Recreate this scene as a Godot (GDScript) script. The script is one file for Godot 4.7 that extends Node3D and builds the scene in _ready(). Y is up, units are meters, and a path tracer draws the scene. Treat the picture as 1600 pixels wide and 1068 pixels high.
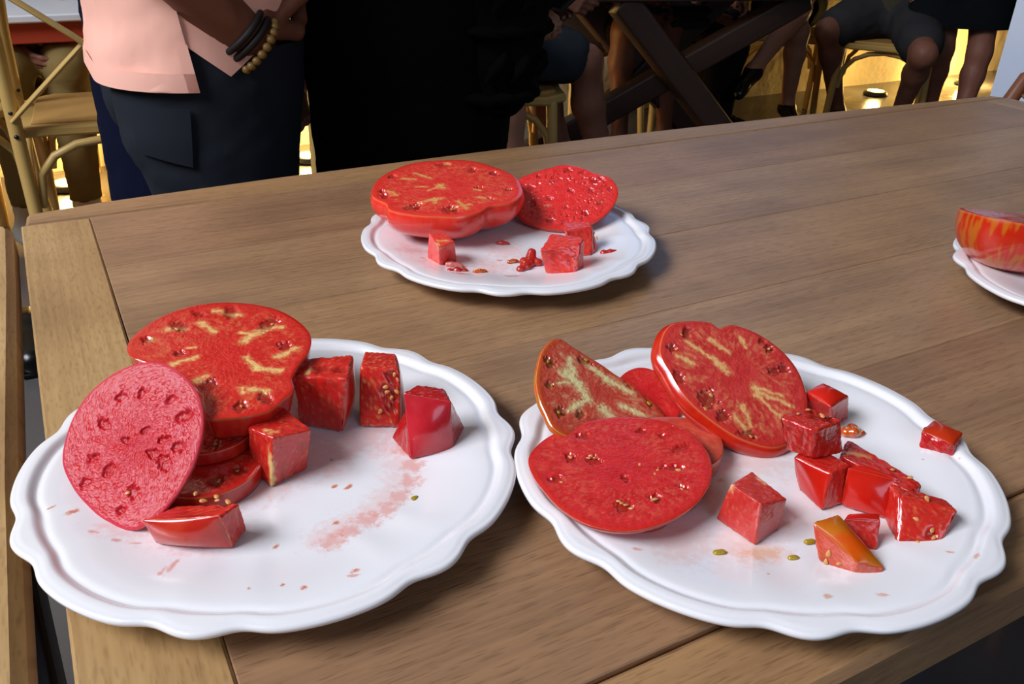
extends Node3D
# Plates of cut beefsteak tomatoes on a wooden table in a dim hall; people stand and sit behind it.
# World: y up, table top at y = 0.75, x runs along the table, the camera stands at its near edge.

var names := {}
var noise_a := FastNoiseLite.new()
var noise_b := FastNoiseLite.new()
var rng := RandomNumberGenerator.new()
var M := {}

# ------------------------------------------------------------------ naming
func numbered(called: String) -> String:
	if not names.has(called):
		names[called] = 0
		return called
	names[called] += 1
	return "%s_%03d" % [called, names[called]]

func tag(o: Node3D, label: String, category: String, group := "") -> Node3D:
	o.set_meta("label", label)
	o.set_meta("category", category)
	if group != "":
		o.set_meta("group", group)
	return o

func thing(called: String, label: String, category: String, at := Vector3.ZERO, basis := Basis(), group := "") -> Node3D:
	var o := Node3D.new()
	o.name = numbered(called)
	add_child(o)
	o.transform = Transform3D(basis, at)
	tag(o, label, category, group)
	return o

func part(called: String, mesh: Mesh, mat: Material, parent: Node, at := Vector3.ZERO, basis := Basis()) -> MeshInstance3D:
	var o := MeshInstance3D.new()
	o.name = called if parent != self else numbered(called)
	o.mesh = mesh
	o.material_override = mat
	o.transform = Transform3D(basis, at)
	parent.add_child(o, true)
	return o

func struct(called: String, mesh: Mesh, mat: Material, at := Vector3.ZERO) -> MeshInstance3D:
	var o := part(called, mesh, mat, self, at)
	o.set_meta("kind", "structure")
	return o

# ------------------------------------------------------------------ meshes
func normals_of(v: PackedVector3Array, idx: PackedInt32Array) -> PackedVector3Array:
	var n := PackedVector3Array()
	n.resize(v.size())
	for t in range(0, idx.size(), 3):
		var a := idx[t]
		var b := idx[t + 1]
		var c := idx[t + 2]
		var f := (v[c] - v[a]).cross(v[b] - v[a])
		n[a] += f
		n[b] += f
		n[c] += f
	for i in n.size():
		n[i] = n[i].normalized()
	return n

func to_mesh(v: PackedVector3Array, idx: PackedInt32Array, col := PackedColorArray(), uv := PackedVector2Array(), flip := false) -> ArrayMesh:
	if flip:
		for t in range(0, idx.size(), 3):
			var k := idx[t]
			idx[t] = idx[t + 1]
			idx[t + 1] = k
	var arr := []
	arr.resize(Mesh.ARRAY_MAX)
	arr[Mesh.ARRAY_VERTEX] = v
	arr[Mesh.ARRAY_NORMAL] = normals_of(v, idx)
	if col.size():
		arr[Mesh.ARRAY_COLOR] = col
	if uv.size():
		arr[Mesh.ARRAY_TEX_UV] = uv
	arr[Mesh.ARRAY_INDEX] = idx
	var m := ArrayMesh.new()
	m.add_surface_from_arrays(Mesh.PRIMITIVE_TRIANGLES, arr)
	return m

func signed_volume(v: PackedVector3Array, idx: PackedInt32Array) -> float:
	var s := 0.0
	for t in range(0, idx.size(), 3):
		s += v[idx[t]].dot(v[idx[t + 1]].cross(v[idx[t + 2]]))
	return s

func closed(v: PackedVector3Array, idx: PackedInt32Array, col := PackedColorArray(), uv := PackedVector2Array()) -> ArrayMesh:
	# front faces run clockwise: the signed volume of a closed mesh must come out negative
	return to_mesh(v, idx, col, uv, signed_volume(v, idx) > 0.0)

func grid_idx(rows: int, cols: int, wrap: bool) -> PackedInt32Array:
	var idx := PackedInt32Array()
	var cc := cols if wrap else cols - 1
	for r in rows - 1:
		for c in cc:
			var a := r * cols + c
			var b := r * cols + (c + 1) % cols
			idx.append_array([a, b, a + cols, b, b + cols, a + cols])
	return idx

func tube(path: Array, radii: Array, sides := 10, flat := 1.0) -> ArrayMesh:
	# a swept round bar with closed ends; flat squeezes it across its second axis
	var v := PackedVector3Array()
	var n := path.size()
	var up := Vector3.UP
	var d0: Vector3 = (path[1] - path[0]).normalized()
	if absf(d0.y) > 0.9:
		up = Vector3.RIGHT
	var rows := 0
	for i in n:
		var d: Vector3 = (path[mini(i + 1, n - 1)] - path[maxi(i - 1, 0)]).normalized()
		var x := up.cross(d).normalized()
		up = d.cross(x).normalized()
		var r: float = radii[mini(i, radii.size() - 1)]
		var scales := [1.0]
		if i == 0:
			scales = [0.0, 0.7, 1.0]
		elif i == n - 1:
			scales = [1.0, 0.7, 0.0]
		for s in scales:
			var along: float = 0.0 if s == 1.0 else (-1.0 if i == 0 else 1.0) * r * (0.25 if s == 0.0 else 0.16)
			for k in sides:
				var a := TAU * k / sides
				v.append(path[i] + d * along + (x * cos(a) + up * sin(a) * flat) * r * s)
			rows += 1
	return closed(v, grid_idx(rows, sides, true))

func lathe(profile: Array, sides := 24) -> ArrayMesh:
	var v := PackedVector3Array()
	for p in profile:
		for k in sides:
			var a := TAU * k / sides
			v.append(Vector3(cos(a) * p[0], p[1], sin(a) * p[0]))
	return closed(v, grid_idx(profile.size(), sides, true))

func slab_poly(outline: Array, y0: float, y1: float, bevel: float, uvs := 1.0, uvo := Vector2.ZERO, turn := false) -> ArrayMesh:
	# a board of the outline (points x, z) with chamfered upper and lower edges, uv from above
	var n := outline.size()
	var mid := Vector2.ZERO
	for p in outline:
		mid += p
	mid /= n
	var ins := []
	for i in n:
		var a: Vector2 = outline[(i + n - 1) % n]
		var b: Vector2 = outline[i]
		var c: Vector2 = outline[(i + 1) % n]
		var n1 := (b - a).orthogonal().normalized()
		var n2 := (c - b).orthogonal().normalized()
		if n1.dot(mid - b) < 0.0:
			n1 = -n1
		if n2.dot(mid - b) < 0.0:
			n2 = -n2
		var m := (n1 + n2)
		ins.append(b + m / maxf(0.3, 1.0 + n1.dot(n2)) * bevel)
	var v := PackedVector3Array()
	var uv := PackedVector2Array()
	var idx := PackedInt32Array()
	var levels := [[outline, y0 + bevel], [outline, y1 - bevel], [ins, y1]]
	var put := func(p: Vector2, y: float) -> void:
		v.append(Vector3(p.x, y, p.y))
		var q := Vector2(p.x, p.y + (y1 - y)) * uvs
		if turn:
			q = Vector2(q.y, q.x)
		uv.append(q + uvo)
	var quad := func(p: Array, ya: float, q: Array, yb: float) -> void:
		for i in n:
			var j := (i + 1) % n
			var k := v.size()
			put.call(p[i], ya)
			put.call(p[j], ya)
			put.call(q[i], yb)
			put.call(q[j], yb)
			idx.append_array([k, k + 1, k + 2, k + 1, k + 3, k + 2])
	quad.call(ins, y0, outline, y0 + bevel)
	quad.call(levels[0][0], levels[0][1], levels[1][0], levels[1][1])
	quad.call(levels[1][0], levels[1][1], levels[2][0], levels[2][1])
	for cap in [[y1, 0], [y0, 1]]:
		var k := v.size()
		for p in ins:
			put.call(p, cap[0])
		var tri := Geometry2D.triangulate_polygon(PackedVector2Array(ins))
		# wind the caps like the sides: top against, bottom along the outline
		for t in range(0, tri.size(), 3):
			var a := k + tri[t]
			var b := k + tri[t + 1]
			var c := k + tri[t + 2]
			var facing: float = (v[c] - v[a]).cross(v[b] - v[a]).y
			if (facing < 0.0) == (cap[1] == 0):
				idx.append_array([a, c, b])
			else:
				idx.append_array([a, b, c])
	# the sides: make each face outward
	var centre := Vector3(mid.x, (y0 + y1) / 2.0, mid.y)
	for t in range(0, n * 3 * 6, 3):
		var a := v[idx[t]]
		var f := (v[idx[t + 2]] - a).cross(v[idx[t + 1]] - a)
		var o := a - centre
		var tri_mid := (a + v[idx[t + 1]] + v[idx[t + 2]]) / 3.0 - centre
		if f.dot(Vector3(tri_mid.x, tri_mid.y, tri_mid.z)) < 0.0:
			var k := idx[t + 1]
			idx[t + 1] = idx[t + 2]
			idx[t + 2] = k
	return to_mesh(v, idx, PackedColorArray(), uv)

func rect(x0: float, z0: float, x1: float, z1: float) -> Array:
	return [Vector2(x0, z0), Vector2(x1, z0), Vector2(x1, z1), Vector2(x0, z1)]

func box(size: Vector3, bevel := 0.003) -> ArrayMesh:
	return slab_poly(rect(-size.x / 2, -size.z / 2, size.x / 2, size.z / 2), -size.y / 2, size.y / 2, bevel, 1.0)

func beam(a: Vector3, b: Vector3, w: float, d: float, side := Vector3.BACK) -> ArrayMesh:
	# a straight squared timber from a to b; w across, d along side
	var along := (b - a).normalized()
	var x := side.cross(along).normalized()
	var z := along.cross(x).normalized()
	var v := PackedVector3Array()
	var uv := PackedVector2Array()
	var ring := [Vector2(-1, -0.8), Vector2(-0.8, -1), Vector2(0.8, -1), Vector2(1, -0.8), Vector2(1, 0.8), Vector2(0.8, 1), Vector2(-0.8, 1), Vector2(-1, 0.8)]
	var rows := 0
	for e in [[a, 0.0], [a, 1.0], [b, 1.0], [b, 0.0]]:
		for p in ring:
			v.append(e[0] + (x * p.x * w + z * p.y * d) * 0.5 * e[1])
			uv.append(Vector2(e[0].distance_to(a), p.x * w + p.y * d))
		rows += 1
	return closed(v, grid_idx(rows, 8, true), PackedColorArray(), uv)

# ------------------------------------------------------------------ bodies: bones joined by a smooth minimum, meshed as surface nets
func bones_mesh(bones: Array, cell := 0.014, k := 0.03, cuts := []) -> ArrayMesh:
	var lo := Vector3(1e9, 1e9, 1e9)
	var hi := -lo
	for b in bones:
		var r: float = maxf(b[2], b[3])
		for p in [b[0], b[1]]:
			lo = lo.min(p - Vector3.ONE * r)
			hi = hi.max(p + Vector3.ONE * r)
	lo -= Vector3.ONE * cell * 2.0
	hi += Vector3.ONE * cell * 2.0
	var nx := int((hi.x - lo.x) / cell) + 2
	var ny := int((hi.y - lo.y) / cell) + 2
	var nz := int((hi.z - lo.z) / cell) + 2
	var d := PackedFloat32Array()
	d.resize(nx * ny * nz)
	d.fill(1.0)
	for b in bones:
		var a: Vector3 = b[0]
		var ba: Vector3 = b[1] - b[0]
		var ra: float = b[2]
		var rd: float = b[3] - ra
		var inv := 1.0 / maxf(ba.length_squared(), 1e-8)
		var m := Vector3.ONE * (maxf(ra, ra + rd) + k + cell * 2.0)
		var p0 := ((a.min(b[1]) - m - lo) / cell).floor().max(Vector3.ZERO)
		var p1 := ((a.max(b[1]) + m - lo) / cell).ceil().min(Vector3(nx - 1, ny - 1, nz - 1))
		var reach := m.x
		for iz in range(int(p0.z), int(p1.z) + 1):
			for iy in range(int(p0.y), int(p1.y) + 1):
				var at := (iz * ny + iy) * nx
				var pa := lo + Vector3(p0.x, iy, iz) * cell - a
				for ix in range(int(p0.x), int(p1.x) + 1):
					var h := clampf(pa.dot(ba) * inv, 0.0, 1.0)
					var e := (pa - ba * h).length() - ra - rd * h
					pa.x += cell
					if e < reach:
						var o := d[at + ix]
						var q := maxf(k - absf(o - e), 0.0)
						d[at + ix] = minf(o, e) - q * q / (4.0 * k)
	var v := PackedVector3Array()
	var where := {}
	var sy := nx
	var sz := nx * ny
	for iz in nz - 1:
		for iy in ny - 1:
			var at := (iz * ny + iy) * nx
			for ix in nx - 1:
				var i := at + ix
				var d0 := d[i]
				if absf(d0) > 2.0 * cell:
					continue
				var c := [d0, d[i + 1], d[i + sy], d[i + sy + 1], d[i + sz], d[i + sz + 1], d[i + sz + sy], d[i + sz + sy + 1]]
				var inside := 0
				for e in c:
					if e < 0.0:
						inside += 1
				if inside == 0 or inside == 8:
					continue
				var sum := Vector3.ZERO
				var cnt := 0
				for q in 8:
					for ax in 3:
						var w := q | (1 << ax)
						if w == q:
							continue
						var e0: float = c[q]
						var e1: float = c[w]
						if (e0 < 0.0) != (e1 < 0.0):
							var t := e0 / (e0 - e1)
							var pq := Vector3(q & 1, (q >> 1) & 1, (q >> 2) & 1)
							pq[ax] += t
							sum += pq
							cnt += 1
				where[i] = v.size()
				v.append(lo + (Vector3(ix, iy, iz) + sum / cnt) * cell)
	var idx := PackedInt32Array()
	for i in where:
		var s0 := d[i] < 0.0
		for ax in 3:
			var st: int = [1, sy, sz][ax]
			var j: int = i + st
			if (d[j] < 0.0) == s0:
				continue
			var u: int = [sy, sz, 1][ax]
			var w: int = [sz, 1, sy][ax]
			if not (where.has(i - u) and where.has(i - w) and where.has(i - u - w)):
				continue
			var q0: int = where[i]
			var q1: int = where[i - u]
			var q2: int = where[i - u - w]
			var q3: int = where[i - w]
			if s0:
				idx.append_array([q0, q2, q1, q0, q3, q2])
			else:
				idx.append_array([q0, q1, q2, q0, q2, q3])
	if cuts.is_empty():
		return closed(v, idx)
	var flip := signed_volume(v, idx) > 0.0
	for c in cuts:
		# the part on the far side of each plane is cut away cleanly, as cloth is
		var pl: Plane = c
		var dist := PackedFloat32Array()
		for q in v:
			dist.append(pl.distance_to(q))
		var keep := PackedInt32Array()
		var made := {}
		for t in range(0, idx.size(), 3):
			var poly := PackedInt32Array()
			for e in 3:
				var i0 := idx[t + e]
				var i1 := idx[t + (e + 1) % 3]
				if dist[i0] <= 0.0:
					poly.append(i0)
				if (dist[i0] <= 0.0) != (dist[i1] <= 0.0):
					var key := Vector2i(mini(i0, i1), maxi(i0, i1))
					if not made.has(key):
						made[key] = v.size()
						v.append(v[i0].lerp(v[i1], dist[i0] / (dist[i0] - dist[i1])))
						dist.append(0.0)
					poly.append(made[key])
			for e in range(1, poly.size() - 1):
				keep.append_array([poly[0], poly[e], poly[e + 1]])
		idx = keep
	var used := {}
	var v2 := PackedVector3Array()
	for i in idx.size():
		if not used.has(idx[i]):
			used[idx[i]] = v2.size()
			v2.append(v[idx[i]])
		idx[i] = used[idx[i]]
	return to_mesh(v2, idx, PackedColorArray(), PackedVector2Array(), flip)

# ------------------------------------------------------------------ materials
func plain(c: Color, rough := 0.6, spec := 0.5) -> StandardMaterial3D:
	var m := StandardMaterial3D.new()
	m.albedo_color = c
	m.roughness = rough
	m.metallic_specular = spec
	return m

func noise_tex(freq: float, seed_: int, normal := false, strength := 4.0, size := 256, oct := 4) -> NoiseTexture2D:
	var n := FastNoiseLite.new()
	n.seed = seed_
	n.frequency = freq
	n.fractal_octaves = oct
	var t := NoiseTexture2D.new()
	t.noise = n
	t.width = size
	t.height = size
	t.seamless = true
	t.as_normal_map = normal
	t.bump_strength = strength
	return t

func cloth(c: Color, rough := 0.9, scale := 40.0, depth := 0.6) -> StandardMaterial3D:
	var m := plain(c, rough, 0.2)
	m.normal_enabled = true
	m.normal_texture = M.weave
	m.normal_scale = depth
	m.uv1_triplanar = true
	m.uv1_scale = Vector3.ONE * scale
	return m

func gray(freq: float, seed_: int, w: int, h: int, ow: int, oh: int, oct := 3) -> PackedByteArray:
	# noise drawn small and stretched, so that it runs along the grain
	var n := FastNoiseLite.new()
	n.seed = seed_
	n.frequency = freq
	n.fractal_octaves = oct
	var im := n.get_seamless_image(w, h)
	im.resize(ow, oh, Image.INTERPOLATE_CUBIC)
	im.convert(Image.FORMAT_L8)
	return im.get_data()

func wood_image(seed_: int, dark: Color, mid: Color, light: Color, pore: Color, figure: float) -> Array:
	var w := 1024
	var h := 1024
	var fine := gray(0.12, seed_, 22, 1024, w, h)
	var broad := gray(0.05, seed_ + 1, 20, 150, w, h, 3)
	var blotch := gray(0.03, seed_ + 2, 96, 64, w, h, 3)
	var pores := gray(0.35, seed_ + 3, 70 + int(50 * figure), 1024, w, h, 2)
	var px := PackedByteArray()
	px.resize(w * h * 3)
	var bump := PackedByteArray()
	bump.resize(w * h)
	for i in w * h:
		var t := (fine[i] * 0.45 + broad[i] * (0.55 - 0.3 * figure) + blotch[i] * (0.2 + 0.5 * figure)) / 255.0 - 0.1
		t = clampf((t - 0.5) * 1.15 + 0.5, 0.0, 1.0)
		var c := dark.lerp(mid, t * 2.0) if t < 0.5 else mid.lerp(light, t * 2.0 - 1.0)
		var p := clampf((pores[i] / 255.0 - 0.60) * 6.0, 0.0, 1.0)
		c = c.lerp(pore, p * 0.3)
		px[i * 3] = int(c.r * 255.0)
		px[i * 3 + 1] = int(c.g * 255.0)
		px[i * 3 + 2] = int(c.b * 255.0)
		bump[i] = int(clampf(160.0 + (fine[i] - 128.0) * 0.35 - p * 90.0, 0.0, 255.0))
	var im := Image.create_from_data(w, h, false, Image.FORMAT_RGB8, px)
	var bm := Image.create_from_data(w, h, false, Image.FORMAT_L8, bump)
	bm.convert(Image.FORMAT_RGBA8)
	bm.bump_map_to_normal_map(1.6)
	return [ImageTexture.create_from_image(im), ImageTexture.create_from_image(bm)]

func wood(tex: Array, tint: Color, rough := 0.5) -> StandardMaterial3D:
	var m := plain(tint, rough, 0.6)
	m.albedo_texture = tex[0]
	m.normal_enabled = true
	m.normal_texture = tex[1]
	m.normal_scale = 0.35
	return m

func make_materials() -> void:
	M.weave = noise_tex(0.18, 11, true, 5.0, 256, 3)
	M.wet_bumps = noise_tex(0.035, 12, true, 7.0, 256, 4)
	M.flesh = plain(Color.WHITE, 0.22, 0.5)
	M.flesh.vertex_color_use_as_albedo = true
	M.flesh.clearcoat_enabled = true
	M.flesh.clearcoat = 0.7
	M.flesh.clearcoat_roughness = 0.07
	M.flesh.subsurf_scatter_enabled = true
	M.flesh.subsurf_scatter_strength = 0.12
	M.flesh.normal_enabled = true
	M.flesh.normal_texture = M.wet_bumps
	M.flesh.normal_scale = 0.3
	M.flesh.uv1_triplanar = true
	M.flesh.uv1_scale = Vector3.ONE * 26.0
	M.skin = plain(Color.WHITE, 0.24, 0.5)
	M.skin.vertex_color_use_as_albedo = true
	M.skin.clearcoat_enabled = true
	M.skin.clearcoat = 0.6
	M.skin.clearcoat_roughness = 0.08
	M.seed = plain(Color(0.84, 0.58, 0.32), 0.35, 0.5)
	M.seed.clearcoat_enabled = true
	M.seed.clearcoat = 0.4
	M.gel = plain(Color(0.78, 0.33, 0.10), 0.12, 0.6)
	M.gel.clearcoat_enabled = true
	M.gel.clearcoat_roughness = 0.05
	M.gel_green = plain(Color(0.66, 0.55, 0.14), 0.2, 0.6)
	M.porcelain = plain(Color(0.93, 0.93, 0.94), 0.22, 0.5)
	M.porcelain.clearcoat_enabled = true
	M.porcelain.clearcoat = 0.5
	M.porcelain.clearcoat_roughness = 0.08
	var plank_tex := wood_image(21, Color(0.52, 0.42, 0.34), Color(0.62, 0.51, 0.41), Color(0.70, 0.58, 0.46), Color(0.36, 0.26, 0.19), 0.25)
	var end_tex := wood_image(31, Color(0.57, 0.46, 0.31), Color(0.68, 0.56, 0.38), Color(0.76, 0.65, 0.46), Color(0.40, 0.29, 0.17), 0.8)
	M.plank = wood(plank_tex, Color(0.97, 0.92, 0.84), 0.4)
	M.plank_b = wood(plank_tex, Color(0.95, 0.88, 0.80), 0.4)
	M.plank_c = wood(plank_tex, Color(0.98, 0.92, 0.82), 0.4)
	M.end = wood(end_tex, Color(1.0, 0.96, 0.92), 0.42)
	M.rail = wood(plank_tex, Color(1.0, 0.93, 0.80), 0.4)
	M.dark_wood = wood(plank_tex, Color(0.38, 0.29, 0.24), 0.5)
	M.pale_wood = plain(Color(0.80, 0.66, 0.38), 0.4)
	M.bolt = plain(Color(0.05, 0.045, 0.04), 0.4, 0.5)
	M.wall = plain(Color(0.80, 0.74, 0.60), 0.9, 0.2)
	M.wall.normal_enabled = true
	M.wall.normal_texture = noise_tex(0.03, 15, true, 2.0, 256, 5)
	M.wall.uv1_triplanar = true
	M.wall.uv1_world_triplanar = true
	M.wall.uv1_scale = Vector3.ONE * 0.8
	M.wall_white = plain(Color(0.72, 0.71, 0.68), 0.9, 0.2)
	M.floor = plain(Color(0.36, 0.35, 0.35), 0.35, 0.5)
	M.floor.roughness_texture = noise_tex(0.02, 16, false, 1.0, 256, 4)
	M.floor.uv1_triplanar = true
	M.floor.uv1_world_triplanar = true
	M.floor.uv1_scale = Vector3.ONE * 0.5
	M.skin_tan = plain(Color(0.47, 0.29, 0.21), 0.5, 0.4)
	M.skin_fair = plain(Color(0.72, 0.51, 0.41), 0.5, 0.4)
	M.skin_mid = plain(Color(0.52, 0.34, 0.27), 0.5, 0.4)
	M.hair = plain(Color(0.09, 0.06, 0.045), 0.5, 0.4)
	M.black_leather = plain(Color(0.02, 0.02, 0.02), 0.3, 0.5)

# ------------------------------------------------------------------ tomatoes
func pal(base: Color, base2: Color, rim: Color, pale: Color, dark: Color, skin: Color, skin2: Color) -> Array:
	var out := []
	for c in [base, base2, rim, pale, dark, skin, skin2]:
		out.append(c.srgb_to_linear())
	return out

func radii_of(flat: Array, count: int) -> PackedFloat32Array:
	var a := PackedFloat32Array()
	var r := PackedFloat32Array()
	var n := flat.size() / 2
	for i in n:
		a.append(atan2(flat[i * 2 + 1], flat[i * 2]))
		r.append(Vector2(flat[i * 2], flat[i * 2 + 1]).length())
	var out := PackedFloat32Array()
	out.resize(count)
	for k in count:
		var t := -PI + TAU * k / count
		var j := 0
		while j < n and a[j] <= t:
			j += 1
		var i1 := (j + n - 1) % n
		var i2 := j % n
		var a1 := a[i1] - (TAU if j == 0 else 0.0)
		var a2 := a[i2] + (TAU if j == n else 0.0)
		var f := (t - a1) / maxf(a2 - a1, 1e-4)
		out[k] = cubic_interpolate(r[i1], r[i2], r[(i1 + n - 1) % n], r[(i2 + 1) % n], f)
	for pass_ in 2:
		var s := out.duplicate()
		for k in count:
			out[k] = (s[(k + count - 2) % count] + 2.0 * s[(k + count - 1) % count] + 3.0 * s[k] + 2.0 * s[(k + 1) % count] + s[(k + 2) % count]) / 9.0
	return out

var seed_mesh: ArrayMesh

func add_seed(parent: Node3D, at: Vector3, up: Vector3, mat: Material = null, size := 1.0) -> void:
	var x := up.cross(Vector3(rng.randf() - 0.5, rng.randf() - 0.5, rng.randf() - 0.5)).normalized()
	var b := Basis(x, up, x.cross(up)).scaled_local(Vector3.ONE * size)
	part("seed", seed_mesh, mat if mat else M.seed, parent, at, b)

func make_seed_mesh() -> void:
	var v := PackedVector3Array()
	for i in 7:
		var t := PI * i / 6.0
		for k in 10:
			var a := TAU * k / 10.0
			var x := -cos(t) * 0.0019
			var w := sin(t) * (0.00125 - 0.00045 * -cos(t))
			v.append(Vector3(x, sin(a) * w * 0.55, cos(a) * w))
	seed_mesh = closed(v, grid_idx(7, 10, true))

func tomato(called: String, label: String, group: String, centre: Vector3, n: Vector3, e1: Vector3, outline: Array, o: Dictionary) -> Node3D:
	n = n.normalized()
	e1 = (e1 - n * e1.dot(n)).normalized()
	var t := thing(called, label, "tomato", centre, Basis(e1, n, e1.cross(n)), group)
	var nt: int = o.get("nt", 300)
	var nr: int = o.get("nr", 84)
	var rad := radii_of(outline, nt)
	var p: Array = o.pal
	var base: Color = p[0]
	var base2: Color = p[1]
	var rimc: Color = p[2]
	var pale: Color = p[3]
	var dark: Color = p[4]
	var strokes: Array = o.get("strokes", [])
	var locules: Array = o.get("locules", [])
	var wall: float = o.get("wall", 0.1)
	var bump: float = o.get("bump", 0.15)
	var fibre: float = o.get("fibre", 0.14)
	var grain: float = o.get("grain", 0.45)
	var speck: float = o.get("speck", 0.15)
	var pits: float = o.get("pits", 0.0)
	var deep: float = o.get("deep", 1.3)
	var sd: float = o.get("seed", 1.0) * 37.0
	var v := PackedVector3Array()
	var col := PackedColorArray()
	v.resize((nr + 1) * nt)
	col.resize((nr + 1) * nt)
	var lc := []
	for j in range(0, locules.size(), 4):
		var d := Vector2(locules[j], locules[j + 1])
		lc.append([d, d.normalized() if d.length() > 1.0 else Vector2.RIGHT, locules[j + 2] * 1.22, locules[j + 3] * 1.22])
	for k in nr + 1:
		var rho := float(k) / nr
		for i in nt:
			var th := -PI + TAU * i / nt
			var ct := cos(th)
			var st := sin(th)
			var r := rad[i] * rho
			var x := ct * r
			var y := st * r
			var wx := x + 1.8 * noise_a.get_noise_3d(x * 0.12, y * 0.12, sd)
			var wy := y + 1.8 * noise_a.get_noise_3d(x * 0.12, y * 0.12, sd + 9.0)
			var c := base.lerp(base2, clampf(0.5 + 0.9 * noise_a.get_noise_3d(x * 0.1, y * 0.1, sd + 3.0), 0.0, 1.0))
			var mid := smoothstep(0.2, 0.6, rho) * clampf((1.0 - wall * 0.7 - rho) * 8.0, 0.0, 1.0)
			var fib := noise_a.get_noise_3d(ct * 4.0 + wx * 0.1, st * 4.0 + wy * 0.1, sd + rho * 2.2)
			c = c.lerp(pale, maxf(0.0, fib) * fibre * 1.6 * mid)
			c = c.lerp(dark, maxf(0.0, -fib) * fibre * 0.6 * mid)
			var fine := noise_b.get_noise_3d(x * 0.36, y * 0.36, sd)
			if fine > 0.28:
				c = c.lerp(pale, minf((fine - 0.28) * 3.0, 1.0) * speck * mid)
			var disp := noise_b.get_noise_3d(x * grain, y * grain, sd) * bump + 0.6 * bump * noise_b.get_noise_3d(x * 1.3, y * 1.3, sd + 5.0)
			if pits > 0.0:
				var pn := noise_a.get_noise_3d(wx * 0.17 + ct * 1.5, wy * 0.17 + st * 1.5, sd + 14.0)
				var pa := clampf((pn - 0.18) * 4.0, 0.0, 1.0) * mid * pits
				disp -= pa * 1.1
				c = c.lerp(dark, pa * 0.55)
			var ragged := noise_b.get_noise_3d(x * 0.35, y * 0.35, sd + 21.0)
			for j in range(0, strokes.size(), 5):
				var a := Vector2(strokes[j], strokes[j + 1])
				var ab := Vector2(strokes[j + 2], strokes[j + 3]) - a
				var w: float = strokes[j + 4]
				var q := Vector2(wx, wy) - a
				var h := clampf(q.dot(ab) / maxf(ab.length_squared(), 0.01), 0.0, 1.0)
				var d := (q - ab * h).length() + ragged * w * 0.8
				if d < w * 2.4:
					c = c.lerp(pale, 0.3 * smoothstep(w * 2.4, w * 0.6, d))
					c = c.lerp(pale, 0.8 * smoothstep(w * 1.15, w * 0.3, d))
			for l in lc:
				var q: Vector2 = Vector2(wx, wy) - l[0]
				if absf(q.x) > 17.0 or absf(q.y) > 17.0:
					continue
				var dr: float = q.dot(l[1]) / l[2]
				var dt: float = q.cross(l[1]) / l[3]
				var e := sqrt(dr * dr + dt * dt) + ragged * 0.42
				if e < 1.0:
					var f := smoothstep(1.0, 0.62, e)
					disp -= deep * f
					c = c.lerp(dark, 0.62 * f)
				elif e < 1.3:
					c = c.lerp(base2, 0.35)
			if rho > 1.0 - wall:
				c = c.lerp(rimc, 0.75 * smoothstep(1.0 - wall, 1.0 - wall * 0.55, rho + 0.3 * wall * ragged))
			if rho > 0.985:
				c = c.lerp(p[5], 0.6)
			var edge := clampf((rho - 0.95) / 0.05, 0.0, 1.0)
			disp = disp * (1.0 - edge) - 0.5 * edge * edge
			v[k * nt + i] = Vector3(x, disp, -y) * 0.001
			col[k * nt + i] = c
	part("cut_face", to_mesh(v, grid_idx(nr + 1, nt, true), col, PackedVector2Array(), true), o.get("mat", M.flesh), t)
	# skin side and underside
	var depth: float = o.get("depth", 20.0)
	var thin: bool = o.get("thin", false)
	var sv := PackedVector3Array()
	var sc := PackedColorArray()
	var ns := 14 if thin else 26
	var beta := deg_to_rad(o.get("beta", 18.0))
	var shift: Array = o.get("shift", [0.0, 0.0])
	var streak: float = o.get("streak", 0.25)
	for j in ns + 1:
		var u := float(j) / ns
		var scale := 1.0
		var yy := 0.0
		if thin:
			if u <= 0.5:
				scale = lerpf(1.0, o.get("shrink", 0.97), u * 2.0) + 0.012 * sin(u * TAU)
				yy = -depth * u * 2.0
			else:
				scale = o.get("shrink", 0.97) * (1.0 - (u - 0.5) * 2.0)
				yy = -depth
		else:
			var ph := lerpf(-beta, PI / 2.0, u)
			scale = pow(maxf(cos(ph), 0.0), 0.75) / pow(cos(beta), 0.75)
			yy = -depth * (sin(ph) + sin(beta)) / (1.0 + sin(beta))
		for i in nt:
			var th := -PI + TAU * i / nt
			var r := rad[i] * scale
			var x: float = cos(th) * r + shift[0] * u
			var y: float = sin(th) * r + shift[1] * u
			sv.append(Vector3(x, yy - 0.5 * maxf(0.0, 1.0 - u * 8.0), -y) * 0.001)
			var s := noise_a.get_noise_3d(cos(th) * 6.0, sin(th) * 6.0, sd + u * 1.5) + 0.6 * noise_b.get_noise_3d(x * 0.12, y * 0.12, u * 3.0 + sd)
			var c: Color = (p[5] as Color).lerp(p[6], clampf(0.35 + s * streak * 4.0, 0.0, 1.0))
			if thin and u > 0.52:
				c = base
			elif j < 1:
				c = c.lerp(pale, 0.3)
			sc.append(c)
	part("skin", to_mesh(sv, grid_idx(ns + 1, nt, true), sc, PackedVector2Array(), false), M.skin, t)
	var seeds: Array = o.get("seeds", [])
	for j in range(0, seeds.size(), 2):
		add_seed(t, Vector3(seeds[j], -0.1 - 0.2 * rng.randf(), -seeds[j + 1]) * 0.001, Vector3(rng.randf() - 0.5, 1.6, rng.randf() - 0.5).normalized(), o.get("seed_mat", null), 0.65 + 0.3 * rng.randf())
	return t

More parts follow.
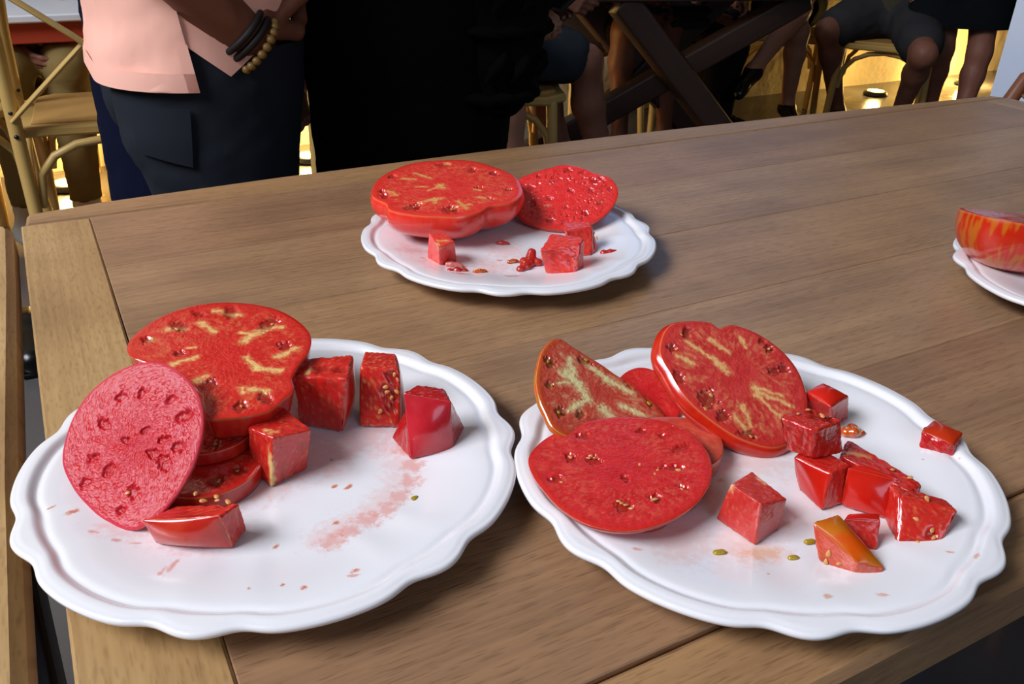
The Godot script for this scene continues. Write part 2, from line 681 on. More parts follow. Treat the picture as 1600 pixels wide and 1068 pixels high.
func chunk(called: String, label: String, group: String, at: Vector3, c8: Array, o: Dictionary) -> Node3D:
	# a cut piece: eight corners in millimetres, base a b c d then top a b c d; the faces named in skins keep the tomato's skin
	var t := thing(called, label, "tomato", at, Basis(), group)
	var P := []
	var mid := Vector3.ZERO
	for i in 8:
		P.append(Vector3(c8[i * 3], c8[i * 3 + 1], c8[i * 3 + 2]))
		mid += P[i] / 8.0
	var p: Array = o.pal
	var skins: Array = o.get("skins", [])
	var bulge: Dictionary = o.get("bulge", {})
	var lines: Array = o.get("lines", [])
	var pits: Array = o.get("pits", [])
	var rr: float = o.get("round", 0.16)
	var rough: float = o.get("rough", 0.45)
	var sd: float = o.get("seed", 1.0) * 17.0
	var N: int = o.get("n", 28)
	var faces := {"bottom": [Vector3.RIGHT, Vector3.BACK, Vector3.DOWN], "top": [Vector3.RIGHT, Vector3.BACK, Vector3.UP], "ab": [Vector3.RIGHT, Vector3.UP, Vector3.FORWARD],
		"cd": [Vector3.RIGHT, Vector3.UP, Vector3.BACK], "bc": [Vector3.BACK, Vector3.UP, Vector3.RIGHT], "da": [Vector3.BACK, Vector3.UP, Vector3.LEFT]}
	var tri := func(q: Vector3) -> Vector3:
		var a := (q.x + 1.0) * 0.5
		var b := (q.y + 1.0) * 0.5
		var cc := (q.z + 1.0) * 0.5
		var lo: Vector3 = (P[0].lerp(P[1], a)).lerp(P[3].lerp(P[2], a), cc)
		var hi: Vector3 = (P[4].lerp(P[5], a)).lerp(P[7].lerp(P[6], a), cc)
		return lo.lerp(hi, b)
	var out := {"flesh": [PackedVector3Array(), PackedColorArray(), PackedInt32Array()], "skin": [PackedVector3Array(), PackedColorArray(), PackedInt32Array()]}
	for f in faces:
		var is_skin: bool = f in skins
		var dst: Array = out["skin" if is_skin else "flesh"]
		var fv := PackedVector3Array()
		var fc := PackedColorArray()
		var F: Array = faces[f]
		var c0: Vector3 = tri.call(F[2])
		var fn: Vector3 = ((tri.call(F[2] + F[1]) as Vector3) - c0).cross((tri.call(F[2] + F[0]) as Vector3) - c0).normalized()
		if fn.dot(c0 - mid) < 0.0:
			fn = -fn
		var b: float = bulge.get(f, 0.0)
		for i in N + 1:
			var s := sin((2.0 * i / N - 1.0) * PI / 2.0)
			for j in N + 1:
				var u := sin((2.0 * j / N - 1.0) * PI / 2.0)
				var q: Vector3 = F[2] + F[0] * s + F[1] * u
				var k := q.clamp(-Vector3.ONE * (1.0 - rr), Vector3.ONE * (1.0 - rr))
				var q2 := k + (q - k).normalized() * rr
				var X: Vector3 = tri.call(q2)
				X += fn * b * (1.0 - s * s) * (1.0 - u * u)
				var out_dir := (X - mid).normalized()
				var c: Color
				if is_skin:
					var sn := noise_a.get_noise_3d(X.x * 0.05, X.y * 0.05, X.z * 0.05 + sd)
					c = (p[5] as Color).lerp(p[6], clampf(0.4 + sn * 1.4 + 0.4 * noise_b.get_noise_3d(X.x * 0.3, X.y * 0.3, X.z * 0.3), 0.0, 1.0))
					var ed := maxf(absf(s), absf(u))
					c = c.lerp(p[3], 0.45 * smoothstep(0.985, 1.0, ed))
				else:
					var fl := noise_a.get_noise_3d(X.x * 0.22 + sd, X.y * 0.05, X.z * 0.22)
					var fi := noise_b.get_noise_3d(X.x * 0.5 + sd, X.y * 0.25, X.z * 0.5)
					c = (p[0] as Color).lerp(p[1], clampf(0.5 + fl * 1.1, 0.0, 1.0))
					c = c.lerp(p[4], clampf(-fl * 1.3 - 0.25, 0.0, 0.5))
					if fi > 0.25:
						c = c.lerp(p[3], (fi - 0.25) * o.get("speck", 0.5))
					var X0 := X
					X += out_dir * (fi * 0.5 + fl * 0.9) * rough
					X += out_dir * rough * 0.35 * noise_b.get_noise_3d(X0.x * 1.3, X0.y * 1.3, X0.z * 1.3)
					for g in range(0, lines.size(), 7):
						var a := Vector3(lines[g], lines[g + 1], lines[g + 2])
						var ab := Vector3(lines[g + 3], lines[g + 4], lines[g + 5]) - a
						var h := clampf((X0 - a).dot(ab) / maxf(ab.length_squared(), 0.01), 0.0, 1.0)
						var w: float = lines[g + 6]
						var d := (X0 - a - ab * h).length() + fi * w * 0.9
						c = c.lerp(p[3], 0.9 * smoothstep(w * 1.3, w * 0.4, d))
					for g in range(0, pits.size(), 4):
						var d := (X0 - Vector3(pits[g], pits[g + 1], pits[g + 2])).length() / (pits[g + 3] as float) + fi * 0.5
						if d < 1.0:
							var e := smoothstep(1.0, 0.5, d)
							X -= fn * e * 1.6
							c = c.lerp(p[4], e * 0.6)
				fv.append(X * 0.001)
				fc.append(c)
		var idx := grid_idx(N + 1, N + 1, false)
		var h := (N / 2) * (N + 1) + N / 2
		var nn := (fv[h + N + 1] - fv[h]).cross(fv[h + 1] - fv[h])
		var flip := nn.dot(fn) < 0.0
		var off: int = dst[0].size()
		dst[0].append_array(fv)
		dst[1].append_array(fc)
		for g in range(0, idx.size(), 3):
			if flip:
				dst[2].append_array([off + idx[g], off + idx[g + 2], off + idx[g + 1]])
			else:
				dst[2].append_array([off + idx[g], off + idx[g + 1], off + idx[g + 2]])
	part("flesh", to_mesh(out.flesh[0], out.flesh[2], out.flesh[1]), M.flesh, t)
	if skins.size():
		part("skin", to_mesh(out.skin[0], out.skin[2], out.skin[1]), M.skin, t)
	var seeds: Array = o.get("seeds", [])
	var face_dir: Vector3 = o.get("seed_up", Vector3.UP)
	for j in range(0, seeds.size(), 3):
		add_seed(t, Vector3(seeds[j], seeds[j + 1], seeds[j + 2]) * 0.001 + face_dir * 0.0003, (face_dir + Vector3(rng.randf() - 0.5, 0, rng.randf() - 0.5) * 0.5).normalized(), o.get("seed_mat", null), 0.8 + 0.3 * rng.randf())
	return t

func pulp(called: String, label: String, category: String, at: Vector3, balls: Array, mat: Material, seeds := []) -> Node3D:
	# a small wet lump; balls as x, y, z, radius in millimetres
	var t := thing(called, label, category, at)
	var bones := []
	for j in range(0, balls.size(), 4):
		var c := Vector3(balls[j], balls[j + 1], balls[j + 2]) * 0.001
		var r: float = balls[j + 3] * 0.001
		bones.append([c, c + Vector3(0.0004, 0, 0.0003), r, r * 0.9])
	part("flesh", bones_mesh(bones, 0.0008, 0.002, [Plane(Vector3.DOWN, Vector3(0, 0, 0))]), mat, t)
	for j in range(0, seeds.size(), 3):
		add_seed(t, Vector3(seeds[j], seeds[j + 1], seeds[j + 2]) * 0.001, Vector3.UP, null, 0.8)
	return t

# ------------------------------------------------------------------ plates
func splat(im: Image, x: float, z: float, r: float, c: Color, alpha: float, sd: float, stretch := 1.0, turn := 0.0) -> void:
	# a stain on the glaze, in millimetres from the plate's centre
	var s := im.get_width()
	var k := s / 300.0
	var R := int(r * 1.5 * maxf(1.0, stretch) * k) + 2
	var cx := int((x + 150.0) * k)
	var cy := int((z + 150.0) * k)
	for py in range(maxi(0, cy - R), mini(s, cy + R)):
		for px in range(maxi(0, cx - R), mini(s, cx + R)):
			var q := Vector2(px - cx, py - cy) / k
			q = q.rotated(-turn)
			q.x /= stretch
			var d := q.length() / r + 0.55 * noise_b.get_noise_3d(px * 0.045, py * 0.045, sd) + 0.3 * noise_b.get_noise_3d(px * 0.2, py * 0.2, sd + 4.0)
			if d < 1.0:
				im.set_pixel(px, py, im.get_pixel(px, py).lerp(c, alpha * smoothstep(1.0, 0.25, d)))

func plate_mesh() -> ArrayMesh:
	var nt := 420
	var v := PackedVector3Array()
	var uv := PackedVector2Array()
	var rows := 0
	var tops := 74
	for j in tops + 22:
		for i in nt:
			var th := TAU * i / nt
			# seven brackets: long arcs joined by short bumps with a dip on either side
			var ph := fposmod(rad_to_deg(th) - 172.0 + 25.7, 51.43) - 25.7
			var bump := exp(-ph * ph / 28.0)
			var dip := exp(-pow((absf(ph) - 8.8) / 4.4, 2.0))
			var R := 139.6 + 0.9 * cos(deg_to_rad(ph * 7.0 + 180.0)) + 2.0 * bump - 3.0 * dip
			var groove := 11.5 + 3.6 * exp(-ph * ph / 40.0) - 1.2 * dip
			var r: float
			var y: float
			if j <= tops:
				# top side from centre outwards, rings crowd towards the rim
				var u := float(j) / tops
				var s := R * pow(1.0 - u, 1.8)
				r = R - s
				y = 11.7 + 6.2 * smoothstep(62.0, groove + 2.0, s)
				y += 2.4 * smoothstep(groove + 1.8, groove - 4.2, s)
				y -= 0.9 * exp(-pow((s - groove - 1.2) / 2.2, 2.0))
				y -= 0.5 * smoothstep(5.5, 2.0, s)
				if s < 2.2:
					y -= 2.2 - sqrt(maxf(0.0, 4.84 - pow(2.2 - s, 2.0)))
			else:
				var u := float(j - tops) / 22.0
				if u < 0.15:
					var a := u / 0.15 * PI / 2.0
					r = R - 2.2 + 2.2 * cos(a)
					y = 11.7 + 6.2 + 2.4 - 0.5 - 2.2 - 2.2 * sin(a)
				else:
					var w := (u - 0.15) / 0.85
					r = (R - 2.2) * (1.0 - w)
					var s := R - r
					y = 15.6 - 8.5 * smoothstep(4.0, 58.0, s) - 0.8
					if r < 84.0:
						y = 6.0
					if r < 84.0 and r > 74.0:
						y = 0.0
			v.append(Vector3(cos(th) * r, y, sin(th) * r) * 0.001)
			uv.append(Vector2(0.5 + cos(th) * r / 300.0, 0.5 + sin(th) * r / 300.0))
		rows += 1
	return closed(v, grid_idx(rows, nt, true), PackedColorArray(), uv)

func plate(mesh: Mesh, label: String, at: Vector3, stains: Image, group: String) -> void:
	var t := thing("plate", label, "plate", at, Basis(), group)
	var m: StandardMaterial3D = M.porcelain.duplicate()
	if stains:
		m.albedo_color = Color.WHITE
		m.albedo_texture = ImageTexture.create_from_image(stains)
		m.texture_repeat = false
	part("dish", mesh, m, t)

func clean_glaze() -> Image:
	var im := Image.create(1024, 1024, false, Image.FORMAT_RGB8)
	im.fill(Color(0.93, 0.93, 0.94))
	return im

# ------------------------------------------------------------------ people
func joined(meshes: Array) -> ArrayMesh:
	var st := SurfaceTool.new()
	for m in meshes:
		st.append_from(m, 0, Transform3D())
	return st.commit()

func hand_mesh(wrist: Vector3, along: Vector3, back: Vector3, curl: float, thumb_side: float, s := 1.0, cell := 0.0034) -> ArrayMesh:
	# a palm, four unequal fingers bent at two knuckles and a thumb from the side of the palm
	along = along.normalized()
	back = (back - along * back.dot(along)).normalized()
	var side := along.cross(back) * thumb_side
	var bones := []
	var palm_end := []
	for i in 4:
		var off := (0.026 - 0.0175 * i) * s
		var a := wrist + side * off * 0.55 + along * 0.012 * s
		var k := wrist + side * off + along * (0.083 - 0.004 * absf(i - 1.0)) * s
		bones.append([a, k, 0.0125 * s, 0.0105 * s])
		palm_end.append(k)
	bones.append([wrist - along * 0.02 * s, wrist + along * 0.02 * s, 0.022 * s, 0.02 * s])
	var lens := [0.042, 0.047, 0.043, 0.033]
	for i in 4:
		var p: Vector3 = palm_end[i]
		var bend := curl * (0.75 + 0.08 * i)
		var L: float = lens[i] * s
		var q := p
		var r := 0.0092 * s
		for j in 3:
			var ang := bend * (j + 1.0)
			var d := along * cos(ang) - back * sin(ang)
			var e: Vector3 = q + d * L * [1.0, 0.62, 0.5][j]
			bones.append([q, e, r, r * 0.9])
			q = e
			r *= 0.9
	var t0 := wrist + side * 0.024 * s + along * 0.022 * s - back * 0.006 * s
	var t1 := t0 + (side * 0.62 + along * 0.62 - back * 0.45).normalized() * 0.04 * s
	var t2 := t1 + (side * (0.25 - 0.5 * curl) + along * 0.85 - back * (0.35 + 0.3 * curl)).normalized() * 0.03 * s
	var t3 := t2 + (side * (0.05 - 0.6 * curl) + along * 0.9 - back * 0.4).normalized() * 0.024 * s
	bones.append([t0, t1, 0.0145 * s, 0.0115 * s])
	bones.append([t1, t2, 0.0112 * s, 0.01 * s])
	bones.append([t2, t3, 0.01 * s, 0.0085 * s])
	return bones_mesh(bones, cell, 0.006 * s)

func head_mesh(neck: Vector3, fwd: Vector3, h: float, cell := 0.008) -> ArrayMesh:
	# skull, jaw, nose, brows, lips and ears; h is the height of the head
	var up := Vector3.UP
	var sd := fwd.cross(up).normalized()
	var c := neck + up * h * 0.72 + fwd * h * 0.06
	var b := [[c - fwd * h * 0.12, c + fwd * h * 0.1, h * 0.34, h * 0.31], [c - up * h * 0.2 + fwd * h * 0.12, c - up * h * 0.42 + fwd * h * 0.2, h * 0.25, h * 0.15],
		[c - up * h * 0.08 + fwd * h * 0.38, c - up * h * 0.22 + fwd * h * 0.46, h * 0.035, h * 0.06], [c - up * h * 0.34 + fwd * h * 0.34 - sd * h * 0.07, c - up * h * 0.34 + fwd * h * 0.34 + sd * h * 0.07, h * 0.04, h * 0.04],
		[c - up * h * 0.02 + fwd * h * 0.36 - sd * h * 0.17, c - up * h * 0.02 + fwd * h * 0.36 + sd * h * 0.17, h * 0.045, h * 0.045], [neck - up * h * 0.1, c - up * h * 0.2, h * 0.25, h * 0.25]]
	for q in [-1.0, 1.0]:
		b.append([c - up * h * 0.02 + sd * q * h * 0.32, c - up * h * 0.2 + sd * q * h * 0.31, h * 0.055, h * 0.04])
	return bones_mesh(b, cell, 0.02)

func hair_mesh(neck: Vector3, fwd: Vector3, h: float, long: bool) -> ArrayMesh:
	var up := Vector3.UP
	var c := neck + up * h * 0.76 + fwd * h * 0.02
	var b := [[c - fwd * h * 0.1, c + fwd * h * 0.06 + up * h * 0.03, h * 0.38, h * 0.34], [c - fwd * h * 0.2, c - fwd * h * 0.22 - up * h * (0.75 if long else 0.3), h * 0.3, h * 0.2]]
	return bones_mesh(b, 0.012, 0.03, [Plane((fwd * 0.8 - up * 0.5).normalized(), c + fwd * h * 0.24)])

# joints of a body, to be changed before it is built
func standing(base: Vector3, yaw: float, H: float) -> Dictionary:
	var f := Vector3(sin(yaw), 0, cos(yaw))
	var s := f.cross(Vector3.UP) * -1.0
	var J := {"f": f, "s": s, "H": H, "base": base, "pelvis": base + Vector3.UP * H * 0.53, "chest": base + Vector3.UP * H * 0.74, "neck": base + Vector3.UP * H * 0.845}
	for q in [["l", 1.0], ["r", -1.0]]:
		var k: String = q[0]
		var e: float = q[1]
		J["hip" + k] = base + s * e * H * 0.052 + Vector3.UP * H * 0.51
		J["knee" + k] = base + s * e * H * 0.052 + Vector3.UP * H * 0.28 + f * 0.015
		J["ankle" + k] = base + s * e * H * 0.05 + Vector3.UP * H * 0.05
		J["toe" + k] = J["ankle" + k] + f * H * 0.095 - Vector3.UP * H * 0.03 + s * e * 0.02
		J["shoulder" + k] = base + s * e * H * 0.108 + Vector3.UP * H * 0.8
		J["elbow" + k] = base + s * e * H * 0.145 + Vector3.UP * H * 0.62 - f * 0.03
		J["wrist" + k] = base + s * e * H * 0.15 + Vector3.UP * H * 0.475 + f * 0.05
	return J

func seated(hips: Vector3, yaw: float, H: float) -> Dictionary:
	var J := standing(hips - Vector3.UP * H * 0.53, yaw, H)
	var f: Vector3 = J.f
	for k in ["l", "r"]:
		J["knee" + k] = J["hip" + k] + f * H * 0.25 + Vector3.UP * 0.02
		J["ankle" + k] = Vector3(J["knee" + k].x, 0.075, J["knee" + k].z)
		J["toe" + k] = J["ankle" + k] + f * H * 0.095 - Vector3.UP * H * 0.025
		J["wrist" + k] = J["knee" + k] - f * 0.12 + Vector3.UP * 0.1
		J["elbow" + k] = (J["shoulder" + k] + J["wrist" + k]) * 0.5 - f * 0.12 - Vector3.UP * 0.06
	return J

func leg_bones(J: Dictionary, k: String, g := 0.0, w := 1.0) -> Array:
	var hip: Vector3 = J["hip" + k]
	var knee: Vector3 = J["knee" + k]
	var ank: Vector3 = J["ankle" + k]
	var q: float = J.H / 1.72 * w
	var calf := knee.lerp(ank, 0.28) - (J.f as Vector3) * 0.016 * q
	return [[hip, knee, 0.083 * q + g, 0.053 * q + g], [knee, calf, 0.05 * q + g, 0.051 * q + g], [calf, ank, 0.049 * q + g, 0.033 * q + g]]

func foot_bones(J: Dictionary, k: String, g := 0.0) -> Array:
	var ank: Vector3 = J["ankle" + k]
	var toe: Vector3 = J["toe" + k]
	var d := (toe - ank).normalized()
	return [[ank - d * 0.025 - Vector3.UP * 0.022, ank - Vector3.UP * 0.01, 0.03 + g, 0.034 + g], [ank - Vector3.UP * 0.012, toe, 0.032 + g, 0.024 + g], [toe, toe + d * 0.035 + (J.s as Vector3) * 0.008, 0.026 + g, 0.019 + g]]

func torso_bones(J: Dictionary, g := 0.0, w := 1.0) -> Array:
	var q: float = J.H / 1.72 * w
	var s: Vector3 = J.s
	var mid: Vector3 = (J.pelvis as Vector3).lerp(J.chest, 0.5)
	return [[J.pelvis - s * 0.065 * q, J.pelvis + s * 0.065 * q, 0.105 * q + g, 0.105 * q + g], [mid - s * 0.055 * q, mid + s * 0.055 * q, 0.098 * q + g, 0.098 * q + g], [J.pelvis, J.chest, 0.1 * q + g, 0.11 * q + g],
		[J.chest - s * 0.08 * q, J.chest + s * 0.08 * q, 0.108 * q + g, 0.108 * q + g], [J.shoulderl, J.shoulderr, 0.062 * q + g, 0.062 * q + g], [J.chest, J.neck - Vector3.UP * 0.04, 0.1 * q + g, 0.055 * q + g]]

func arm_bones(J: Dictionary, k: String, g := 0.0) -> Array:
	var q: float = J.H / 1.72
	var el: Vector3 = J["elbow" + k]
	var wr: Vector3 = J["wrist" + k]
	return [[J["shoulder" + k], el, 0.052 * q + g, 0.04 * q + g], [el, el.lerp(wr, 0.35), 0.041 * q + g, 0.041 * q + g], [el.lerp(wr, 0.35), wr, 0.041 * q + g, 0.029 * q + g]]

func person(J: Dictionary, label: String, skin: Material, hair_long: bool, cell := 0.016, group := "") -> Node3D:
	var t := thing("person", label, "person", Vector3.ZERO, Basis(), group)
	var bones := torso_bones(J)
	for k in ["l", "r"]:
		bones.append_array(leg_bones(J, k))
		bones.append_array(foot_bones(J, k))
		bones.append_array(arm_bones(J, k))
	bones.append([J.neck - Vector3.UP * 0.06, J.neck + Vector3.UP * 0.05, 0.055, 0.05])
	var hh: float = J.H / 7.5
	var parts := [bones_mesh(bones, cell, 0.03), head_mesh(J.neck + Vector3.UP * 0.02, J.f, hh)]
	for k in ["l", "r"]:
		var d: Vector3 = J.get("hand" + k, (J["wrist" + k] - J["elbow" + k]).normalized())
		var b: Vector3 = J.get("back" + k, (J.s as Vector3) * (1.0 if k == "l" else -1.0))
		var ts: float = J.get("thumb" + k, 1.0 if d.cross(b).dot(J.f) > 0.0 else -1.0)
		parts.append(hand_mesh(J["wrist" + k] + d * 0.012, d, b, J.get("curl" + k, 0.45), ts, J.H / 1.75, J.get("hand_cell", 0.0045)))
	part("body", joined(parts), skin, t)
	part("hair", hair_mesh(J.neck + Vector3.UP * 0.02, J.f, hh, hair_long), M.hair, t)
	return t

func garment(t: Node3D, called: String, bones: Array, m: Material, cuts := [], cell := 0.016, k := 0.035) -> MeshInstance3D:
	return part(called, creased(bones_mesh(bones, cell, k, cuts), 0.0035), m, t)

func creased(mesh: ArrayMesh, amount: float) -> ArrayMesh:
	# soft folds in cloth
	var arr := mesh.surface_get_arrays(0)
	var v: PackedVector3Array = arr[Mesh.ARRAY_VERTEX]
	var n: PackedVector3Array = arr[Mesh.ARRAY_NORMAL]
	for i in v.size():
		var q := v[i]
		v[i] = q + n[i] * amount * (noise_a.get_noise_3d(q.x * 9.0 + q.y * 6.0, q.y * 16.0 - q.x * 5.0, q.z * 9.0) + 0.5 * noise_b.get_noise_3d(q.x * 20.0, q.y * 34.0, q.z * 20.0))
	return to_mesh(v, arr[Mesh.ARRAY_INDEX])

func shoes(t: Node3D, J: Dictionary, m: Material, called := "shoe") -> void:
	for k in ["l", "r"]:
		var low: float = minf(J["ankle" + k].y, J["toe" + k].y)
		part(called, bones_mesh(foot_bones(J, k, 0.008), 0.011, 0.02, [Plane(Vector3.UP, Vector3(0, J["ankle" + k].y + 0.012, 0))] if absf(J["ankle" + k].y - J["toe" + k].y) < 0.08 else []), m, t)

# ------------------------------------------------------------------ chairs: bentwood with a crossed back
func cross_chair(label: String, at: Vector3, yaw: float, m: Material, group := "", seat_h := 0.47, back_h := 0.88) -> Node3D:
	# local axes: the sitter looks along +z, the back stands at -z
	var t := thing("cross_back_chair", label, "chair", at, Basis(Vector3.UP, yaw), group)
	var w := 0.2
	var d := 0.2
	var seat := slab_poly([Vector2(-w, -d + 0.02), Vector2(w, -d + 0.02), Vector2(w + 0.02, d - 0.05), Vector2(w - 0.04, d + 0.02), Vector2(-w + 0.04, d + 0.02), Vector2(-w - 0.02, d - 0.05)], seat_h - 0.035, seat_h - 0.008, 0.006, 1.2)
	part("seat_frame", seat, m, t)
	part("seat", slab_poly([Vector2(-w + 0.03, -d + 0.05), Vector2(w - 0.03, -d + 0.05), Vector2(w - 0.02, d - 0.06), Vector2(w - 0.06, d - 0.01), Vector2(-w + 0.06, d - 0.01), Vector2(-w + 0.02, d - 0.06)], seat_h - 0.012, seat_h, 0.004, 6.0), M.cane, t)
	for s in [-1.0, 1.0]:
		part("back_post", tube([Vector3(s * w, 0.0, -d - 0.06), Vector3(s * w, seat_h * 0.5, -d - 0.005), Vector3(s * w, seat_h, -d), Vector3(s * w * 0.98, seat_h + 0.2, -d - 0.02), Vector3(s * w * 0.94, back_h - 0.03, -d - 0.07)], [0.016, 0.017, 0.018, 0.017, 0.016], 10), m, t)
		part("leg", tube([Vector3(s * (w + 0.01), 0.0, d), Vector3(s * w, seat_h * 0.5, d - 0.02), Vector3(s * (w - 0.01), seat_h - 0.03, d - 0.03)], [0.015, 0.017, 0.018], 10), m, t)
		# bent braces under the seat
		var arc := []
		for k in 9:
			var a := PI * k / 8.0
			arc.append(Vector3(s * (w - 0.005), seat_h - 0.215 + 0.17 * pow(sin(a), 0.7), -cos(a) * (d - 0.03)))
		part("brace", tube(arc, [0.011], 8), m, t)
	for zz in [-d + 0.01, d - 0.02]:
		var arc := []
		for k in 9:
			var a := PI * k / 8.0
			arc.append(Vector3(-cos(a) * (w - 0.02), seat_h - 0.215 + 0.17 * pow(sin(a), 0.7), zz))
		part("brace", tube(arc, [0.011], 8), m, t)
	var top := []
	for k in 11:
		var a := PI * k / 10.0
		top.append(Vector3(-cos(a) * w * 0.95, back_h - 0.035 + 0.035 * sin(a), -d - 0.075 - 0.02 * sin(a)))
	part("top_rail", tube(top, [0.017], 10), m, t)
	for s in [-1.0, 1.0]:
		part("cross_strip", tube([Vector3(s * w * 0.95, back_h - 0.06, -d - 0.07), Vector3(s * 0.02, (seat_h + back_h) * 0.5 + 0.02, -d - 0.075 - s * 0.008), Vector3(-s * w, seat_h + 0.02, -d - 0.005)], [0.02], 10, 0.35), m, t)
		for y in [seat_h - 0.02, seat_h + 0.04]:
			part("bolt", lathe([[0.0, 0.004], [0.005, 0.003], [0.006, 0.0], [0.0, -0.001]], 10), M.bolt, t, Vector3(s * w, y, -d - 0.019), Basis(Vector3.RIGHT, -PI / 2))
	return t

# ------------------------------------------------------------------ the scene
func _ready() -> void:
	rng.seed = 7
	noise_a.seed = 3
	noise_a.frequency = 1.0
	noise_a.fractal_octaves = 2
	noise_b.seed = 5
	noise_b.frequency = 1.0
	noise_b.fractal_octaves = 2
	# camera
	var cam := Camera3D.new()
	cam.name = "camera"
	cam.fov = 43.2484
	cam.near = 0.02
	cam.far = 60.0
	cam.transform = Transform3D(Basis(Vector3(0.8787, 0.0260, 0.4766), Vector3(0.2043, 0.8819, -0.4248), Vector3(-0.4314, 0.4707, 0.7696)).orthonormalized(), Vector3(0, 1.0655, 0))
	add_child(cam)
	cam.current = true
	# sky
	var world := WorldEnvironment.new()
	world.name = "world"
	var env := Environment.new()
	env.tonemap_mode = Environment.TONE_MAPPER_LINEAR
	env.tonemap_exposure = 1.56
	env.background_mode = Environment.BG_SKY
	env.sky = Sky.new()
	var sky := ProceduralSkyMaterial.new()
	sky.sky_top_color = Color(0.45, 0.6, 0.85)
	sky.sky_horizon_color = Color(0.8, 0.86, 0.95)
	sky.ground_bottom_color = Color(0.35, 0.33, 0.3)
	sky.ground_horizon_color = Color(0.6, 0.6, 0.58)
	env.sky.sky_material = sky
	env.background_energy_multiplier = 1.0
	env.sdfgi_enabled = true
	env.ssao_enabled = true
	env.ssil_enabled = true
	world.environment = env
	add_child(world)
	# daylight from the unseen left window; added fill light behind the camera
	daylight("window_daylight", Vector3(-2.93, 3.6, -0.8), Vector3(0.25, 0.75, -0.65), Vector2(2.6, 1.5), Color(0.955, 0.965, 1.0), 17.0)
	daylight("rear_fill_light", Vector3(0.6, 2.6, 2.93), Vector3(0.4, 0.8, -0.6), Vector2(2.2, 1.3), Color(0.88, 0.94, 1.0), 1.0)
	make_materials()
	M.cane = cloth(Color(0.80, 0.62, 0.36), 0.6, 30.0, 0.8)
	M.denim = cloth(Color(0.15, 0.165, 0.19), 0.85, 60.0, 0.5)
	M.polo = cloth(Color(0.97, 0.74, 0.66), 0.9, 70.0, 0.4)
	M.leather_band = plain(Color(0.10, 0.075, 0.07), 0.6)
	M.bead = plain(Color(0.50, 0.38, 0.17), 0.4)
	M.silver = plain(Color(0.7, 0.7, 0.68), 0.3)
	M.silver.metallic = 0.9
	M.black_cloth = cloth(Color(0.03, 0.03, 0.032), 0.95, 50.0, 0.4)
	M.knit = cloth(Color(0.035, 0.033, 0.035), 0.95, 50.0, 0.8)
	M.navy = cloth(Color(0.05, 0.07, 0.15), 0.95, 50.0, 0.4)
	M.khaki = cloth(Color(0.55, 0.47, 0.29), 0.9, 40.0, 0.5)
	M.khaki_top = cloth(Color(0.45, 0.42, 0.36), 0.9, 40.0, 0.5)
	M.white_shoe = plain(Color(0.78, 0.77, 0.74), 0.6)
	M.grey_blue = cloth(Color(0.19, 0.215, 0.235), 0.9, 50.0, 0.4)
	M.grey_cloth = cloth(Color(0.20, 0.20, 0.205), 0.9, 50.0, 0.4)
	M.olive_cloth = cloth(Color(0.25, 0.24, 0.19), 0.9, 50.0, 0.4)
	M.brown_cloth = cloth(Color(0.14, 0.11, 0.10), 0.9, 50.0, 0.4)
	M.dark_skirt = cloth(Color(0.06, 0.075, 0.09), 0.9, 50.0, 0.4)
	M.shiny_black = plain(Color(0.02, 0.02, 0.022), 0.12)
	M.red_wood = plain(Color(0.52, 0.30, 0.17), 0.45)
	M.dull_flesh = M.flesh.duplicate()
	M.dull_flesh.metallic_specular = 0.24
	M.dull_flesh.roughness = 0.34
	M.dull_flesh.clearcoat = 0.15
	M.dull_flesh.clearcoat_roughness = 0.12
	M.scrap = plain(Color(0.72, 0.12, 0.08), 0.2, 0.5)
	M.scrap.clearcoat_enabled = true
	M.scrap_pale = plain(Color(0.86, 0.45, 0.42), 0.25, 0.5)
	M.scrap_pale.clearcoat_enabled = true
	make_seed_mesh()
	room()
	tables()
	plates()
	left_plate()
	right_plate()
	back_plate()
	far_right_plate()
	people_near()
	people_far()
	furniture_far()

func daylight(called: String, at: Vector3, aim: Vector3, size: Vector2, c: Color, e: float) -> void:
	var l := AreaLight3D.new()
	l.name = called
	l.area_size = size
	l.light_energy = e
	l.light_color = c
	l.shadow_enabled = true
	l.area_range = 20.0
	add_child(l)
	l.look_at_from_position(at, aim, Vector3.UP)

func holed_wall(called: String, a: Vector3, b: Vector3, hole_a: Vector3, hole_b: Vector3, across_x: bool, m: Material) -> void:
	# a thick wall from a to b with one opening
	var st := SurfaceTool.new()
	var put := func(p: Vector3, q: Vector3) -> void:
		var bm := BoxMesh.new()
		bm.size = q - p
		st.append_from(bm, 0, Transform3D(Basis(), (p + q) / 2.0))
	put.call(a, Vector3(b.x, hole_a.y, b.z))
	put.call(Vector3(a.x, hole_b.y, a.z), b)
	if across_x:
		put.call(Vector3(a.x, hole_a.y, a.z), Vector3(hole_a.x, hole_b.y, b.z))
		put.call(Vector3(hole_b.x, hole_a.y, a.z), Vector3(b.x, hole_b.y, b.z))
	else:
		put.call(Vector3(a.x, hole_a.y, a.z), Vector3(b.x, hole_b.y, hole_a.z))
		put.call(Vector3(a.x, hole_a.y, hole_b.z), Vector3(b.x, hole_b.y, b.z))
	struct(called, st.commit(), m)

